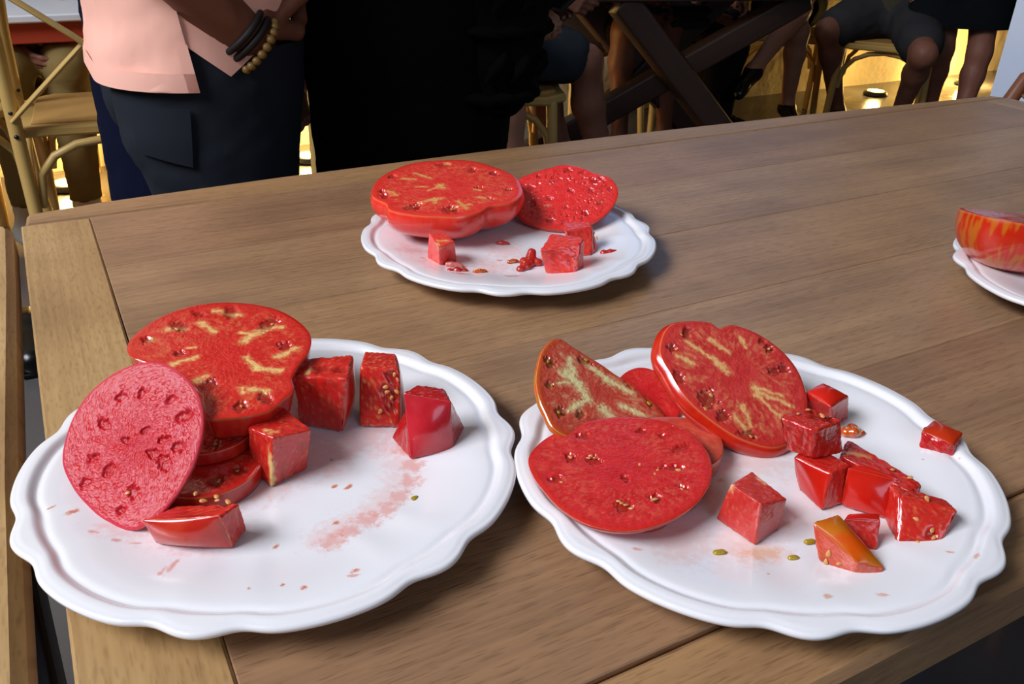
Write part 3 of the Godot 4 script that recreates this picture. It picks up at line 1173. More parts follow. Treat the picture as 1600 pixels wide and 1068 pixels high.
func window(called: String, mid: Vector3, w: float, h: float, along_x: bool) -> void:
	var t := Node3D.new()
	t.name = called
	add_child(t)
	t.set_meta("kind", "structure")
	t.transform = Transform3D(Basis(Vector3.UP, 0.0 if along_x else PI / 2), mid)
	for s in [-1.0, 0.0, 1.0]:
		part("window_frame", box(Vector3(0.06, h, 0.06)), M.frame, t, Vector3(s * (w / 2 - 0.03), 0, 0))
	for s in [-1.0, 1.0]:
		part("window_frame", box(Vector3(w, 0.06, 0.06)), M.frame, t, Vector3(0, s * (h / 2 - 0.03), 0))
		part("pane", box(Vector3(w / 2 - 0.06, h - 0.1, 0.006), 0.001), M.glass, t, Vector3(s * w / 4, 0, 0))

func room() -> void:
	M.frame = plain(Color(0.8, 0.8, 0.78), 0.5)
	M.glass = plain(Color(1, 1, 1, 0.06), 0.02)
	M.glass.transparency = BaseMaterial3D.TRANSPARENCY_ALPHA
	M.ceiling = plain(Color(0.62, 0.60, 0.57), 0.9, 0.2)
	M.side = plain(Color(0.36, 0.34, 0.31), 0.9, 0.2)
	var bx := func(p: Vector3, q: Vector3) -> BoxMesh:
		var b := BoxMesh.new()
		b.size = q - p
		return b
	struct("floor", bx.call(Vector3(-3.2, -0.2, -4.0), Vector3(7.2, 0, 3.2)), M.floor, Vector3(2.0, -0.1, -0.4))
	struct("ceiling", bx.call(Vector3(-3.2, 0, -4.0), Vector3(7.2, 0.2, 3.2)), M.ceiling, Vector3(2.0, 4.7, -0.4))
	holed_wall("wall_back", Vector3(-3.2, 0, -4.0), Vector3(7.2, 4.6, -3.8), Vector3(0.2, 1.9, 0), Vector3(4.6, 3.4, 0), true, M.wall)
	window("window_3", Vector3(2.4, 2.65, -3.9), 4.4, 1.5, true)  # out of view above the heads, placed to put a sheen on the tabletop
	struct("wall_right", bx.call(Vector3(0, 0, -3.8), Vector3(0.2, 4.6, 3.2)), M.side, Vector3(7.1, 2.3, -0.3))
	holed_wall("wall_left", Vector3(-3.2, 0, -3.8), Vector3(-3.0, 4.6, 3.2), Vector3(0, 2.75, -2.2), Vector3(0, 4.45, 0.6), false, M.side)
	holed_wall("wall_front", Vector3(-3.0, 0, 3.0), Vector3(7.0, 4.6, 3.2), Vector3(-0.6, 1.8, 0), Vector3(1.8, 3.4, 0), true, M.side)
	window("window_1", Vector3(-3.1, 3.6, -0.8), 2.8, 1.7, false)
	window("window_2", Vector3(0.6, 2.6, 3.1), 2.4, 1.6, true)  # added behind the camera to go with the fill light
	# white post near the table's far right corner
	var post := struct("trim_1", box(Vector3(0.13, 4.6, 0.16), 0.012), plain(Color(0.84, 0.89, 0.97), 0.6), Vector3(2.715, 2.3, -1.62))
	# uplights along the foot of the back wall
	for u in [[0.05, 0.16], [0.98, 0.25], [4.42, 0.06], [5.25, 0.45]]:
		uplight(Vector3(u[0], 0.0, -3.55), u[1])

func uplight(at: Vector3, e: float) -> void:
	var where: String = "farthest left, behind the pale chair" if at.x < 0.5 else "glowing between the man in pink and the person in black" if at.x < 2.0 else "behind the chair of the man in shorts" if at.x < 4.8 else "behind the person in the dark skirt"
	var t := thing("floor_uplight", "warm uplight on the floor, " + where, "lamp", at, Basis(), "uplights along the back wall")
	part("housing", lathe([[0.0, 0.0], [0.06, 0.0], [0.07, 0.006], [0.065, 0.022], [0.055, 0.028], [0.05, 0.024], [0.0, 0.022]], 20), plain(Color(0.25, 0.25, 0.25), 0.4), t)
	var g := plain(Color(1.0, 0.85, 0.55), 0.4)
	g.emission_enabled = true
	g.emission = Color(1.0, 0.78, 0.42)
	g.emission_energy_multiplier = 6.0
	part("lamp_lens", lathe([[0.0, 0.0], [0.048, 0.0], [0.048, 0.004], [0.0, 0.006]], 20), g, t, Vector3(0, 0.023, 0))
	var l := OmniLight3D.new()
	l.name = "uplight_glow"
	l.omni_range = 8.0
	l.omni_attenuation = 2.0
	l.light_color = Color(1.0, 0.82, 0.48)
	l.light_energy = e
	l.light_size = 0.04
	l.shadow_enabled = true
	t.add_child(l)
	l.position = Vector3(0, 0.085, 0)

func table_legs(t: Node3D, x0: float, x1: float, z0: float, z1: float, top: float, m: Material) -> void:
	# crossed trestles at both ends and a rail between them
	for x in [x0, x1]:
		part("trestle_leg", beam(Vector3(x, 0.0, z0), Vector3(x, top, z1), 0.09, 0.06, Vector3.RIGHT), m, t)
		part("trestle_leg", beam(Vector3(x + 0.005, 0.0, z1), Vector3(x + 0.005, top, z0), 0.09, 0.058, Vector3.RIGHT), m, t)
		part("bearer", beam(Vector3(x, top - 0.03, z0 - 0.02), Vector3(x, top - 0.03, z1 + 0.02), 0.06, 0.07, Vector3.RIGHT), m, t)
	part("stretcher", beam(Vector3(x0, top * 0.5, (z0 + z1) / 2), Vector3(x1, top * 0.5, (z0 + z1) / 2), 0.07, 0.05, Vector3.BACK), m, t)

func tables() -> void:
	var t := thing("dining_table", "large brown wooden dining table with framed plank top, carrying the plates of cut tomatoes", "table")
	var y0 := 0.715
	var y1 := 0.75
	part("end_board", slab_poly([Vector2(-0.036, -0.944), Vector2(0.0272, -0.942), Vector2(0.0262, -0.6), Vector2(0.0272, -0.217), Vector2(-0.036, -0.217), Vector2(-0.0365, -0.55)], y0, y1, 0.0016, 1.6, Vector2(0.1, 0.3), true), M.end, t)
	part("end_board", slab_poly([Vector2(1.458, -0.944), Vector2(1.522, -0.944), Vector2(1.522, -0.217), Vector2(1.458, -0.217)], y0, y1, 0.0016, 1.6, Vector2(0.6, 0.7), true), M.rail, t)
	part("edge_rail", slab_poly([Vector2(-0.033, -0.9445), Vector2(-0.03, -0.98), Vector2(0.04, -0.991), Vector2(0.24, -1.002), Vector2(0.52, -1.006), Vector2(0.72, -1.004), Vector2(1.07, -0.993), Vector2(1.508, -0.969), Vector2(1.522, -0.9445)], y0, y1, 0.004, 1.6, Vector2(0.2, 0.6)), M.rail, t)
	part("edge_rail", slab_poly([Vector2(-0.036, -0.2165), Vector2(1.522, -0.2165), Vector2(1.522, -0.166), Vector2(-0.036, -0.166)], y0, y1, 0.004, 1.6, Vector2(0.7, 0.1)), M.rail, t)
	var zs := [-0.944, -0.80, -0.655, -0.51, -0.365, -0.217]
	var mats := [M.plank_b, M.plank, M.plank_c, M.plank, M.plank_b]
	for i in 5:
		part("plank", slab_poly(rect(0.0273, zs[i] + 0.0001, 1.4579, zs[i + 1] - 0.0001), y0, y1 - 0.0001, 0.0007, 1.6, Vector2(0.37 * i, 0.13 + 0.29 * i)), mats[i], t)
	part("apron", box(Vector3(1.3, 0.07, 0.025)), M.dark_wood, t, Vector3(0.74, 0.68, -0.9))
	part("apron", box(Vector3(1.3, 0.07, 0.025)), M.dark_wood, t, Vector3(0.74, 0.68, -0.26))
	table_legs(t, 0.2, 1.3, -0.86, -0.3, 0.715, M.dark_wood)
	# the next table, a finger's width away
	var u := thing("dining_table", "weathered wooden table edge with rounded corner at the far left, across the narrow gap", "table")
	var o := [Vector2(-0.056, -0.20), Vector2(-0.0535, -0.5), Vector2(-0.046, -0.80), Vector2(-0.044, -0.94), Vector2(-0.0465, -0.953), Vector2(-0.055, -0.958), Vector2(-1.2, -0.958), Vector2(-1.2, -0.20)]
	part("table_top", slab_poly(o, y0, y1, 0.006, 1.6, Vector2(0.3, 0.2), true), M.end, u)
	table_legs(u, -1.0, -0.115, -0.86, -0.3, 0.715, M.dark_wood)

func plates() -> void:
	var mesh := plate_mesh()
	var red := Color(0.86, 0.36, 0.27)
	var pink := Color(0.93, 0.72, 0.70)
	var brown := Color(0.72, 0.38, 0.2)
	var c := Vector2(0.0842, -0.4256)
	var im := clean_glaze()
	var put := func(x: float, z: float, r: float, col: Color, a: float, st := 1.0, tu := 0.0) -> void:
		splat(im, (x - c.x) * 1000.0, (z - c.y) * 1000.0, r, col, a, x * 700.0 + z * 300.0, st, tu)
	for q in [[0.1543, -0.404], [0.1525, -0.3868], [0.1449, -0.3734], [0.1346, -0.3624], [0.1242, -0.3551], [0.1118, -0.3512], [0.1, -0.348], [0.0903, -0.345]]:
		put.call(q[0], q[1], 9.0, red, 0.36)
		put.call(q[0] - 0.006, q[1] - 0.004, 13.0, pink, 0.3)
	for q in [[0.03, -0.385, 26.0], [0.07, -0.41, 26.0], [0.105, -0.42, 26.0], [0.14, -0.425, 22.0], [0.0, -0.405, 20.0]]:
		put.call(q[0], q[1], q[2], pink, 0.4)
	for q in [[0.1055, -0.3879, 2.0, 1.3], [0.1118, -0.3838, 1.9, 2.0], [0.1116, -0.4135, 1.6, 1.2], [-0.0258, -0.4221, 2.6, 1.5], [-0.0348, -0.4296, 1.2, 2.5], [0.0626, -0.3535, 1.8, 1.3], [0.0958, -0.3575, 2.0, 1.5], [0.0427, -0.3248, 1.5, 1.0], [0.058, -0.3208, 1.6, 1.3], [0.0667, -0.3135, 2.4, 1.2], [0.0917, -0.3134, 2.2, 1.6]]:
		put.call(q[0], q[1], q[2], brown.lerp(red, 0.5), 0.75, q[3], -0.5)
	for q in [[0.0137, -0.36, 2.0, 4.0, -0.9], [0.0088, -0.3575, 1.6, 3.0, -0.9], [-0.0184, -0.402, 1.5, 2.5, 0.5], [-0.0083, -0.3914, 1.4, 2.5, 0.5], [0.0009, -0.3863, 1.3, 2.5, 0.3], [0.09, -0.31, 1.4, 3.0, 0.4]]:
		put.call(q[0], q[1], q[2], red, 0.4, q[3], q[4])
	plate(mesh, "white scalloped plate at the table's left end, with the leaning pink tomato slice", Vector3(c.x, 0.75, c.y), im, "white scalloped plates")
	var c2 := Vector2(0.3314, -0.2987)
	var im2 := clean_glaze()
	var put2 := func(x: float, z: float, r: float, col: Color, a: float, st := 1.0, tu := 0.0) -> void:
		splat(im2, (x - c2.x) * 1000.0, (z - c2.y) * 1000.0, r, col, a, x * 700.0 + z * 300.0, st, tu)
	for q in [[0.2788, -0.2373, 14.0], [0.291, -0.2338, 12.0], [0.2763, -0.2467, 18.0], [0.3062, -0.2943, 26.0], [0.25, -0.26, 24.0], [0.30, -0.26, 24.0], [0.34, -0.30, 26.0], [0.36, -0.24, 24.0]]:
		put2.call(q[0], q[1], q[2], pink.lerp(Color(0.95, 0.8, 0.7), 0.4), 0.36)
	put2.call(0.2846, -0.2355, 7.0, Color(0.92, 0.62, 0.42), 0.45, 2.0, 0.4)
	for q in [[0.2861, -0.1939, 2.6, 1.4, 0.0], [0.3126, -0.1823, 1.8, 2.4, 0.6], [0.3672, -0.1882, 1.2, 2.5, 0.8], [0.3742, -0.1784, 1.5, 4.0, -0.4], [0.4259, -0.2509, 1.0, 1.0, 0.0], [0.4436, -0.2399, 0.9, 1.0, 0.0], [0.2746, -0.2211, 1.2, 1.2, 0.0], [0.3062, -0.2943, 2.5, 1.4, 0.0], [0.2245, -0.2631, 1.6, 2.0, 0.5]]:
		put2.call(q[0], q[1], q[2], Color(0.85, 0.5, 0.36), 0.5, q[3], q[4])
	plate(mesh, "white scalloped plate nearest the camera at right, crowded with tomato cubes and chunks", Vector3(c2.x, 0.75, c2.y), im2, "white scalloped plates")
	var c3 := Vector2(0.3759, -0.6825)
	var im3 := clean_glaze()
	var put3 := func(x: float, z: float, r: float, col: Color, a: float, st := 1.0, tu := 0.0) -> void:
		splat(im3, (x - c3.x) * 1000.0, (z - c3.y) * 1000.0, r, col, a, x * 700.0 + z * 300.0, st, tu)
	for q in [[0.29, -0.65, 24.0], [0.33, -0.63, 24.0], [0.36, -0.66, 24.0], [0.38, -0.62, 22.0], [0.28, -0.69, 22.0], [0.42, -0.64, 24.0]]:
		put3.call(q[0], q[1], q[2], pink, 0.42)
	for q in [[0.3432, -0.6406, 2.2, 1.5], [0.341, -0.6302, 1.2, 1.0], [0.3311, -0.63, 1.2, 1.0], [0.2961, -0.6229, 4.0, 2.5], [0.3352, -0.6015, 4.0, 2.5], [0.2802, -0.6699, 1.6, 2.5]]:
		put3.call(q[0], q[1], q[2], red, 0.45, q[3], 0.5)
	plate(mesh, "white scalloped plate farthest back, with a broad tomato half and one leaning slice", Vector3(c3.x, 0.75, c3.y), im3, "white scalloped plates")
	plate(mesh, "white scalloped plate cut off by the picture's right edge, holding a striped tomato half", Vector3(0.824, 0.75, -0.358), clean_glaze(), "white scalloped plates")

func left_plate() -> void:
	var P := pal(Color(0.86, 0.195, 0.165), Color(0.81, 0.145, 0.125), Color(0.83, 0.16, 0.12), Color(0.95, 0.80, 0.50), Color(0.50, 0.09, 0.07), Color(0.76, 0.13, 0.10), Color(0.80, 0.22, 0.14))
	var P2 := pal(Color(0.76, 0.095, 0.125), Color(0.77, 0.20, 0.25), Color(0.82, 0.26, 0.32), Color(0.86, 0.36, 0.40), Color(0.70, 0.11, 0.13), Color(0.80, 0.25, 0.30), Color(0.84, 0.36, 0.36))
	tomato("tomato_half", "thick beefsteak tomato slab with pale yellow veins, behind the leaning pink slice", "", Vector3(0.0721, 0.8085, -0.4736), Vector3(-0.0147, 0.9945, 0.1035), Vector3(0.8814, -0.036, 0.4711),
		[-59.0, -0.5, -41.4, -8.3, -20.7, -19.7, -6.2, -33.1, -1.0, -47.6, 3.1, -55.4, 11.4, -54.1, 24.4, -50.7, 33.8, -45.5, 38.8, -36.3, 43.4, -25.7, 39.7, -14.8, 41.5, -0.3, 44.5, 15.7, 41.7, 32.0, 30.5, 47.5, 13.4, 60.1, -13.2, 65.4, -36.8, 60.6, -51.6, 48.7, -61.7, 31.0, -64.8, 12.6],
		{"pal": P, "nt": 340, "nr": 100, "seed": 1.0, "thin": true, "depth": 19.5, "shrink": 0.9, "wall": 0.07,
		"strokes": [3.2, 20.6, 12.8, 37.4, 2.7, 12.8, 37.4, 23.1, 38.3, 1.9, -0.8, 29.6, 4.7, 28.6, 1.6, 8.5, 3.2, 17.4, -6.1, 2.0, 17.4, -6.1, 31.9, -9.0, 1.8, 27.1, 4.9, 35.5, 16.1, 2.1, 21.0, -27.5, 28.3, -28.3, 2.3, 13.9, -26.9, 16.4, -30.7, 1.6, -13.7, -23.9, -9.1, -18.1, 1.9, -31.5, -7.6, -19.9, 2.1, 1.6, -46.3, 30.0, -37.2, 31.0, 2.3, -23.0, 53.7, -7.9, 50.2, 2.1, -29.0, 38.2, -18.7, 29.5, 1.9, -53.9, 15.3, -51.3, 17.1, 1.3, -27.3, 10.3, -24.4, 11.7, 1.1],
		"locules": [-40.6, 33.8, 6.7, 4.7, 13.5, 42.4, 8.3, 4.7, -34.1, 49.3, 4.1, 3.1, -14.1, 53.6, 7.2, 3.6, -5.0, -24.9, 5.2, 4.7, 18.0, -43.2, 5.2, 4.1, 29.1, 18.4, 4.1, 4.1, -31.6, 5.4, 3.1, 3.1, -54.3, 16.2, 4.1, 3.1, 29.8, -34.7, 6.2, 3.1],
		"seeds": [-41.3, 30.5, 18.0, -43.2, -51.7, 18.5, 15.8, 41.9]})
	for q in [[Vector3(0.0479, 0.7822, -0.4540), "upper of two thin tomato slices stacked under the veined slab", 32.0, 5.0, 9.0], [Vector3(0.0438, 0.7730, -0.4315), "lowest thin tomato slice under the veined slab, flat on the left plate", 35.0, 6.0, 11.0]]:
		var o := []
		for k in 14:
			var a := -PI + 0.1 + TAU * k / 14.0
			var r: float = q[2] * (1.0 + 0.04 * sin(a * 3.0 + q[3]))
			o.append_array([cos(a) * r, sin(a) * r])
		tomato("tomato_slice", q[1], "", q[0], Vector3.UP, Vector3.RIGHT, o, {"pal": P, "nt": 160, "nr": 40, "seed": q[3], "thin": true, "depth": q[4], "shrink": 0.98, "locules": [15.0, -20.0, 5.0, 4.0, 2.0, -24.0, 5.0, 4.0], "seeds": [14.0, -20.0, 3.0, -25.0]})
	tomato("tomato_slice", "thin pink glistening tomato slice leaning against the veined slab", "", Vector3(0.01, 0.7919, -0.4323), Vector3(-0.479, 0.758, 0.4427), Vector3(0.8023, 0.1733, 0.5713),
		[-42.0, -6.8, -34.0, -19.6, -21.8, -31.5, -6.7, -41.2, 7.2, -46.0, 17.4, -42.1, 26.7, -32.5, 34.4, -19.3, 38.6, -3.9, 38.8, 12.0, 34.0, 25.8, 22.4, 39.0, 5.2, 47.9, -12.4, 46.5, -26.9, 38.7, -38.1, 25.3, -42.9, 7.8],
		{"pal": P2, "mat": M.dull_flesh, "nt": 340, "nr": 110, "seed": 2.0, "thin": true, "depth": 4.5, "wall": 0.05, "bump": 0.3, "grain": 0.8, "fibre": 0.08, "speck": 0.1, "pits": 0.2, "deep": 1.2,
		"locules": [-20.0, 13.1, 4.0, 2.5, 27.1, 14.2, 5.0, 2.5, 26.6, -2.8, 4.0, 2.5, 19.1, -10.7, 5.0, 3.5, -12.1, -13.6, 4.0, 2.5, 12.4, -5.0, 4.0, 2.5, -25.5, -20.5, 3.0, 2.5, 4.9, -25.6, 4.0, 3.0, -5.4, 2.8, 3.0, 2.0, 17.7, 2.3, 3.0, 2.0, -0.6, 30.3, 2.5, 2.0, 17.2, 24.3, 3.0, 2.0, -13.7, 27.9, 2.5, 2.0, -23.5, -6.2, 3.0, 2.0, 5.2, 7.7, 2.5, 2.0, -1.2, -35.6, 3.0, 2.0],
		"seeds": [1.0, -26.2]})
	chunk("tomato_wedge", "red tomato wedge with glossy skin in front, touching the leaning pink slice", "", Vector3(0.0294, 0.7622, -0.3777),
		[-17.6, 0.0, -25.1, 23.7, 0.0, 5.5, 13.6, 0.0, 16.9, -20.2, 0.0, -3.8, -6.1, 12.0, -14.8, 21.0, 23.0, 10.9, 10.2, 22.5, 16.5, -25.6, 17.0, -5.1],
		{"pal": P, "skins": ["cd"], "bulge": {"cd": 5.0, "top": -1.0}, "seed": 3.0, "pits": [14.0, 22.0, 4.0, 5.0, 6.0, 20.0, -4.0, 5.0], "seeds": [3.2, 18.7, -11.6, 5.5, 20.2, -1.9, 11.7, 21.5, 2.6, 16.2, 21.8, 6.5, 12.0, 20.5, -2.2]})
	chunk("tomato_cube", "tomato cube with a pale core line down its front edge, on the left plate", "", Vector3(0.0827, 0.7622, -0.4155),
		[6.9, 0.0, -15.7, 13.5, 0.0, 5.5, -9.4, 0.0, 13.5, -16.0, 0.0, -7.8, 7.6, 33.5, -15.5, 17.3, 29.5, 10.6, -5.3, 32.5, 13.4, -14.7, 31.5, -4.0],
		{"pal": P, "seed": 4.0, "round": 0.1, "lines": [-5.0, 31.0, 8.0, -8.0, 14.0, 13.0, 1.6, -8.0, 14.0, 13.0, -9.0, 0.0, 14.0, 2.4, -7.0, 32.5, 3.0, -1.0, 32.8, 8.0, 1.4]})
	chunk("tomato_chunk", "tallest upright tomato block on the left plate, just right of the veined slab", "", Vector3(0.123, 0.7622, -0.4549),
		[-8.3, 0.0, -14.7, 20.0, 0.0, -6.5, 3.3, 0.0, 18.8, -18.3, 0.0, -2.2, -8.3, 39.0, -14.7, 22.0, 39.0, -6.5, 9.0, 39.0, 21.5, -19.4, 39.0, 4.3],
		{"pal": P, "seed": 5.0, "skins": ["bc"], "bulge": {"bc": 3.0}, "rough": 0.8, "lines": [-12.0, 39.0, 5.0, -8.0, 39.0, 0.0, 1.4], "pits": [-2.0, 39.0, 2.0, 6.0, 8.0, 39.0, 8.0, 5.0, -19.0, 38.0, -2.0, 4.0]})
	chunk("tomato_chunk", "seedy tomato block with a cut face, second upright block on the left plate", "", Vector3(0.157, 0.7622, -0.4476),
		[-7.5, 0.0, -11.3, 15.5, 0.0, 0.0, 3.5, 0.0, 22.0, -19.5, 0.0, 10.7, -3.6, 37.0, -18.5, 15.4, 34.0, -12.1, 9.1, 35.0, 10.3, -12.9, 37.0, -1.0],
		{"pal": P, "seed": 6.0, "skins": ["bc", "da"], "bulge": {"bc": 2.0, "da": 1.0}, "speck": 0.9, "seed_up": Vector3(-0.4, 0.35, 0.85).normalized(), "pits": [1.0, 21.0, 12.0, 8.0, 4.0, 31.0, 10.0, 5.0, 0.0, 12.0, 16.0, 4.0], "seeds": [5.4, 32.0, 10.0, -0.3, 21.9, 11.6, 1.5, 18.2, 13.6, -6.4, 10.4, 13.6, -1.0, 25.0, 10.6, 5.0, 22.0, 14.0]})
	chunk("tomato_chunk", "crimson skin-side tomato piece with a bright glint, rightmost on left plate", "", Vector3(0.1708, 0.7622, -0.4030),
		[-19.9, 0.0, -14.7, 25.2, 0.0, 0.4, 8.3, 0.0, 14.9, -17.9, 0.0, 11.3, -2.6, 35.0, -12.1, 11.1, 34.0, -3.1, 9.7, 32.5, 9.7, -13.8, 36.0, -6.5],
		{"pal": pal(Color(0.74, 0.12, 0.12), Color(0.68, 0.09, 0.1), Color(0.78, 0.1, 0.1), Color(0.95, 0.72, 0.70), Color(0.42, 0.05, 0.06), Color(0.73, 0.10, 0.15), Color(0.78, 0.16, 0.20)), "seed": 7.0, "skins": ["cd"], "bulge": {"cd": 5.0, "top": 1.0}, "round": 0.1})
	tag(part("tomato_seed", seed_mesh, M.gel_green, self, Vector3(0.1412, 0.7629, -0.3571), Basis(Vector3.UP, 0.4).scaled_local(Vector3(1.3, 1.0, 1.3))), "lone brown tomato seed on the bare right part of the left plate", "seed")

func right_plate() -> void:
	var P := pal(Color(0.84, 0.26, 0.245), Color(0.79, 0.20, 0.195), Color(0.80, 0.21, 0.18), Color(0.93, 0.74, 0.47), Color(0.48, 0.14, 0.08), Color(0.80, 0.16, 0.08), Color(0.76, 0.12, 0.08))
	var PR := pal(Color(0.84, 0.165, 0.17), Color(0.78, 0.12, 0.135), Color(0.82, 0.16, 0.13), Color(0.92, 0.56, 0.40), Color(0.58, 0.12, 0.08), Color(0.80, 0.16, 0.07), Color(0.76, 0.12, 0.07))
	tomato("tomato_half", "halved tomato with yellow veins propped up at the back of the right plate", "", Vector3(0.3549, 0.7967, -0.3431), Vector3(-0.0508, 0.8582, 0.5109), Vector3(0.9126, -0.168, 0.3729),
		[-44.1, -6.9, -31.5, -27.8, -18.4, -38.5, 2.5, -48.6, 18.6, -49.9, 31.4, -42.4, 40.1, -29.1, 46.3, -13.3, 46.0, -1.7, 41.3, 13.0, 30.4, 25.3, 15.9, 33.7, 1.8, 36.1, -6.8, 31.3, -11.3, 35.7, -23.8, 35.3, -40.3, 29.4, -48.9, 12.6, -49.2, 4.9],
		{"pal": P, "nt": 340, "nr": 100, "seed": 3.0, "depth": 22.0, "beta": 24.0, "shift": [-2.0, -4.0], "wall": 0.09, "fibre": 0.3, "speck": 0.2,
		"strokes": [-31.3, 19.1, -12.2, 5.6, 1.5, -12.2, 5.6, -6.1, -0.3, 2.0, -14.6, 22.4, -2.5, 13.7, 1.3, 11.1, -8.9, 11.6, -15.4, 2.2, 11.0, -9.7, 29.7, -13.9, 1.1, 11.2, -13.0, 34.8, -19.8, 1.2, 12.3, -16.1, 25.4, -29.0, 1.3, 0.3, -24.0, 4.1, -37.7, 1.6, -5.6, -32.6, 0.6, -41.2, 1.8, -39.6, 6.9, -28.0, 1.7, 1.5, 6.7, 27.2, 10.2, 18.9, 1.1],
		"locules": [-22.0, -21.9, 6.5, 6.0, 1.5, -44.0, 3.0, 7.0, 26.7, 4.0, 5.0, 3.0, 26.5, 21.2, 4.0, 3.0, -39.9, -9.0, 4.0, 5.0, -41.3, 11.7, 3.5, 3.0, 34.3, 6.7, 4.0, 3.0, -13.4, -33.0, 4.0, 4.0, -29.8, 25.4, 3.0, 4.0, 22.8, 26.8, 3.0, 2.0],
		"seeds": [-39.1, 11.5, -24.4, -29.3, -19.4, -19.2, 26.5, 21.2, 2.8, -44.8, 6.5, -44.9, 33.2, -20.0, -33.9, 23.1]})
	tomato("tomato_slice", "broad red tomato slice lying flat at the front left of the right plate", "", Vector3(0.2465, 0.7784, -0.3124), Vector3(-0.0506, 0.9987, -0.0002), Vector3(0.8779, 0.0446, 0.4767),
		[-48.9, -4.5, -43.0, -18.5, -33.4, -34.4, -20.9, -46.1, -3.4, -51.3, 15.0, -46.8, 31.7, -35.8, 44.1, -20.4, 50.8, -4.0, 51.5, 13.7, 45.7, 32.7, 32.4, 44.3, 11.9, 50.3, -9.8, 47.4, -29.7, 37.9, -43.4, 25.4, -50.8, 10.2],
		{"pal": PR, "nt": 340, "nr": 100, "seed": 4.0, "thin": true, "depth": 4.2, "wall": 0.06, "fibre": 0.2, "speck": 0.25, "bump": 0.12,
		"locules": [-27.2, 9.7, 4.0, 3.0, -13.8, 7.2, 4.5, 4.0, -35.2, -9.7, 4.0, 3.0, -1.4, -31.4, 5.5, 4.5, 16.7, -26.3, 4.0, 3.0, 2.3, -9.6, 3.0, 2.5, 29.4, -0.1, 7.0, 2.5, 36.9, 17.8, 6.0, 2.5, 32.1, -18.1, 4.0, 2.0, -18.6, 30.4, 3.0, 4.0, 17.6, 35.2, 3.0, 3.0, 28.3, 30.3, 3.0, 2.0],
		"seeds": [-27.1, 10.7, -16.9, 9.4, -13.0, 9.3, -14.8, 11.5, -33.4, -11.7, -3.9, -28.4, -2.0, -29.9, -0.1, -31.5, 2.0, -34.4, 16.0, -27.2, 14.1, -28.1, 31.3, -19.0, 20.9, -2.4, 18.8, -6.0, 32.2, -2.6, 11.3, 2.4]})
	var PG := pal(Color(0.82, 0.33, 0.26), Color(0.78, 0.27, 0.21), Color(0.76, 0.30, 0.12), Color(0.91, 0.89, 0.64), Color(0.46, 0.25, 0.06), Color(0.78, 0.34, 0.08), Color(0.70, 0.42, 0.12))
	tomato("tomato_half", "orange-skinned tomato piece with pale green veins, leaning at the back left of the right plate", "", Vector3(0.2727, 0.7833, -0.377), Vector3(0.1727, 0.8798, 0.4428), Vector3(0.8802, -0.3396, 0.3315),
		[-40.1, -8.4, -35.0, -24.5, -29.1, -35.1, -13.8, -37.8, 5.7, -34.7, 30.8, -25.2, 49.2, -13.6, 51.7, -5.8, 46.2, 1.9, 32.4, 12.4, 15.1, 22.5, -2.4, 30.4, -15.5, 35.9, -23.1, 40.6, -33.5, 29.1, -38.8, 12.1],
		{"pal": PG, "nt": 300, "nr": 90, "seed": 5.0, "depth": 13.0, "beta": 14.0, "wall": 0.1, "fibre": 0.3, "speck": 0.2, "streak": 0.5,
		"strokes": [-19.6, 12.9, -12.1, 4.1, 3.6, -12.1, 4.1, -6.4, -5.1, 2.8, -6.4, -5.1, -18.0, -17.5, 2.2, -4.5, 23.7, 9.6, 14.8, 2.0, 9.6, 14.8, 25.7, 10.5, 2.6, 4.3, -10.8, 8.7, -14.8, 3.6, 17.7, -3.1, 33.7, -6.5, 2.2, -17.4, 25.1, -14.8, 12.6, 1.8, -26.4, 1.4, -20.0, 3.4, 1.4, -14.0, 8.0, -24.0, 10.0, 1.4],
		"locules": [-25.0, -21.4, 5.0, 4.0, -30.5, 16.8, 4.0, 4.0, -6.0, 26.1, 3.0, 5.0, 38.9, 6.5, 2.5, 6.0, -31.9, -2.2, 3.0, 3.0, -11.9, -19.2, 4.0, 3.0, 24.9, 16.4, 2.0, 4.0],
		"seeds": [-32.1, 17.3, -30.4, -1.7, -26.6, -21.6, -5.1, 27.4, 38.6, 5.0], "seed_mat": M.gel_green})
	tomato("tomato_slice", "pinkish tomato slice mostly hidden under the broad flat slice", "", Vector3(0.2698, 0.7735, -0.3066), Vector3.UP, Vector3(0.879, 0, 0.4768),
		[-44.0, -28.0, -34.0, -40.5, -15.0, -45.5, 5.7, -30.0, 28.1, 2.5, 39.1, 14.1, 42.6, 28.6, 39.2, 47.8, 16.7, 55.5, -25.6, 32.7, -46.6, 6.0],
		{"pal": pal(Color(0.80, 0.33, 0.26), Color(0.76, 0.26, 0.20), Color(0.78, 0.3, 0.2), Color(0.9, 0.6, 0.4), Color(0.5, 0.14, 0.08), Color(0.78, 0.26, 0.16), Color(0.82, 0.38, 0.24)), "nt": 200, "nr": 40, "seed": 6.0, "thin": true, "depth": 11.0, "shrink": 0.97})
	tomato("tomato_slice", "orange-red rounded tomato slice peeking out behind the propped-up half", "", Vector3(0.3211, 0.7689, -0.3858), Vector3(-0.1671, 0.9686, 0.184), Vector3(0.8736, 0.0589, 0.4831),
		[-15.4, -17.5, -4.6, -31.9, 12.0, -29.6, 19.3, -7.0, 13.2, 11.3, 5.7, 19.6, -2.7, 22.5, -9.6, 20.2, -17.7, 12.4],
		{"pal": PR, "nt": 140, "nr": 36, "seed": 7.0, "thin": true, "depth": 6.5, "shrink": 0.95})
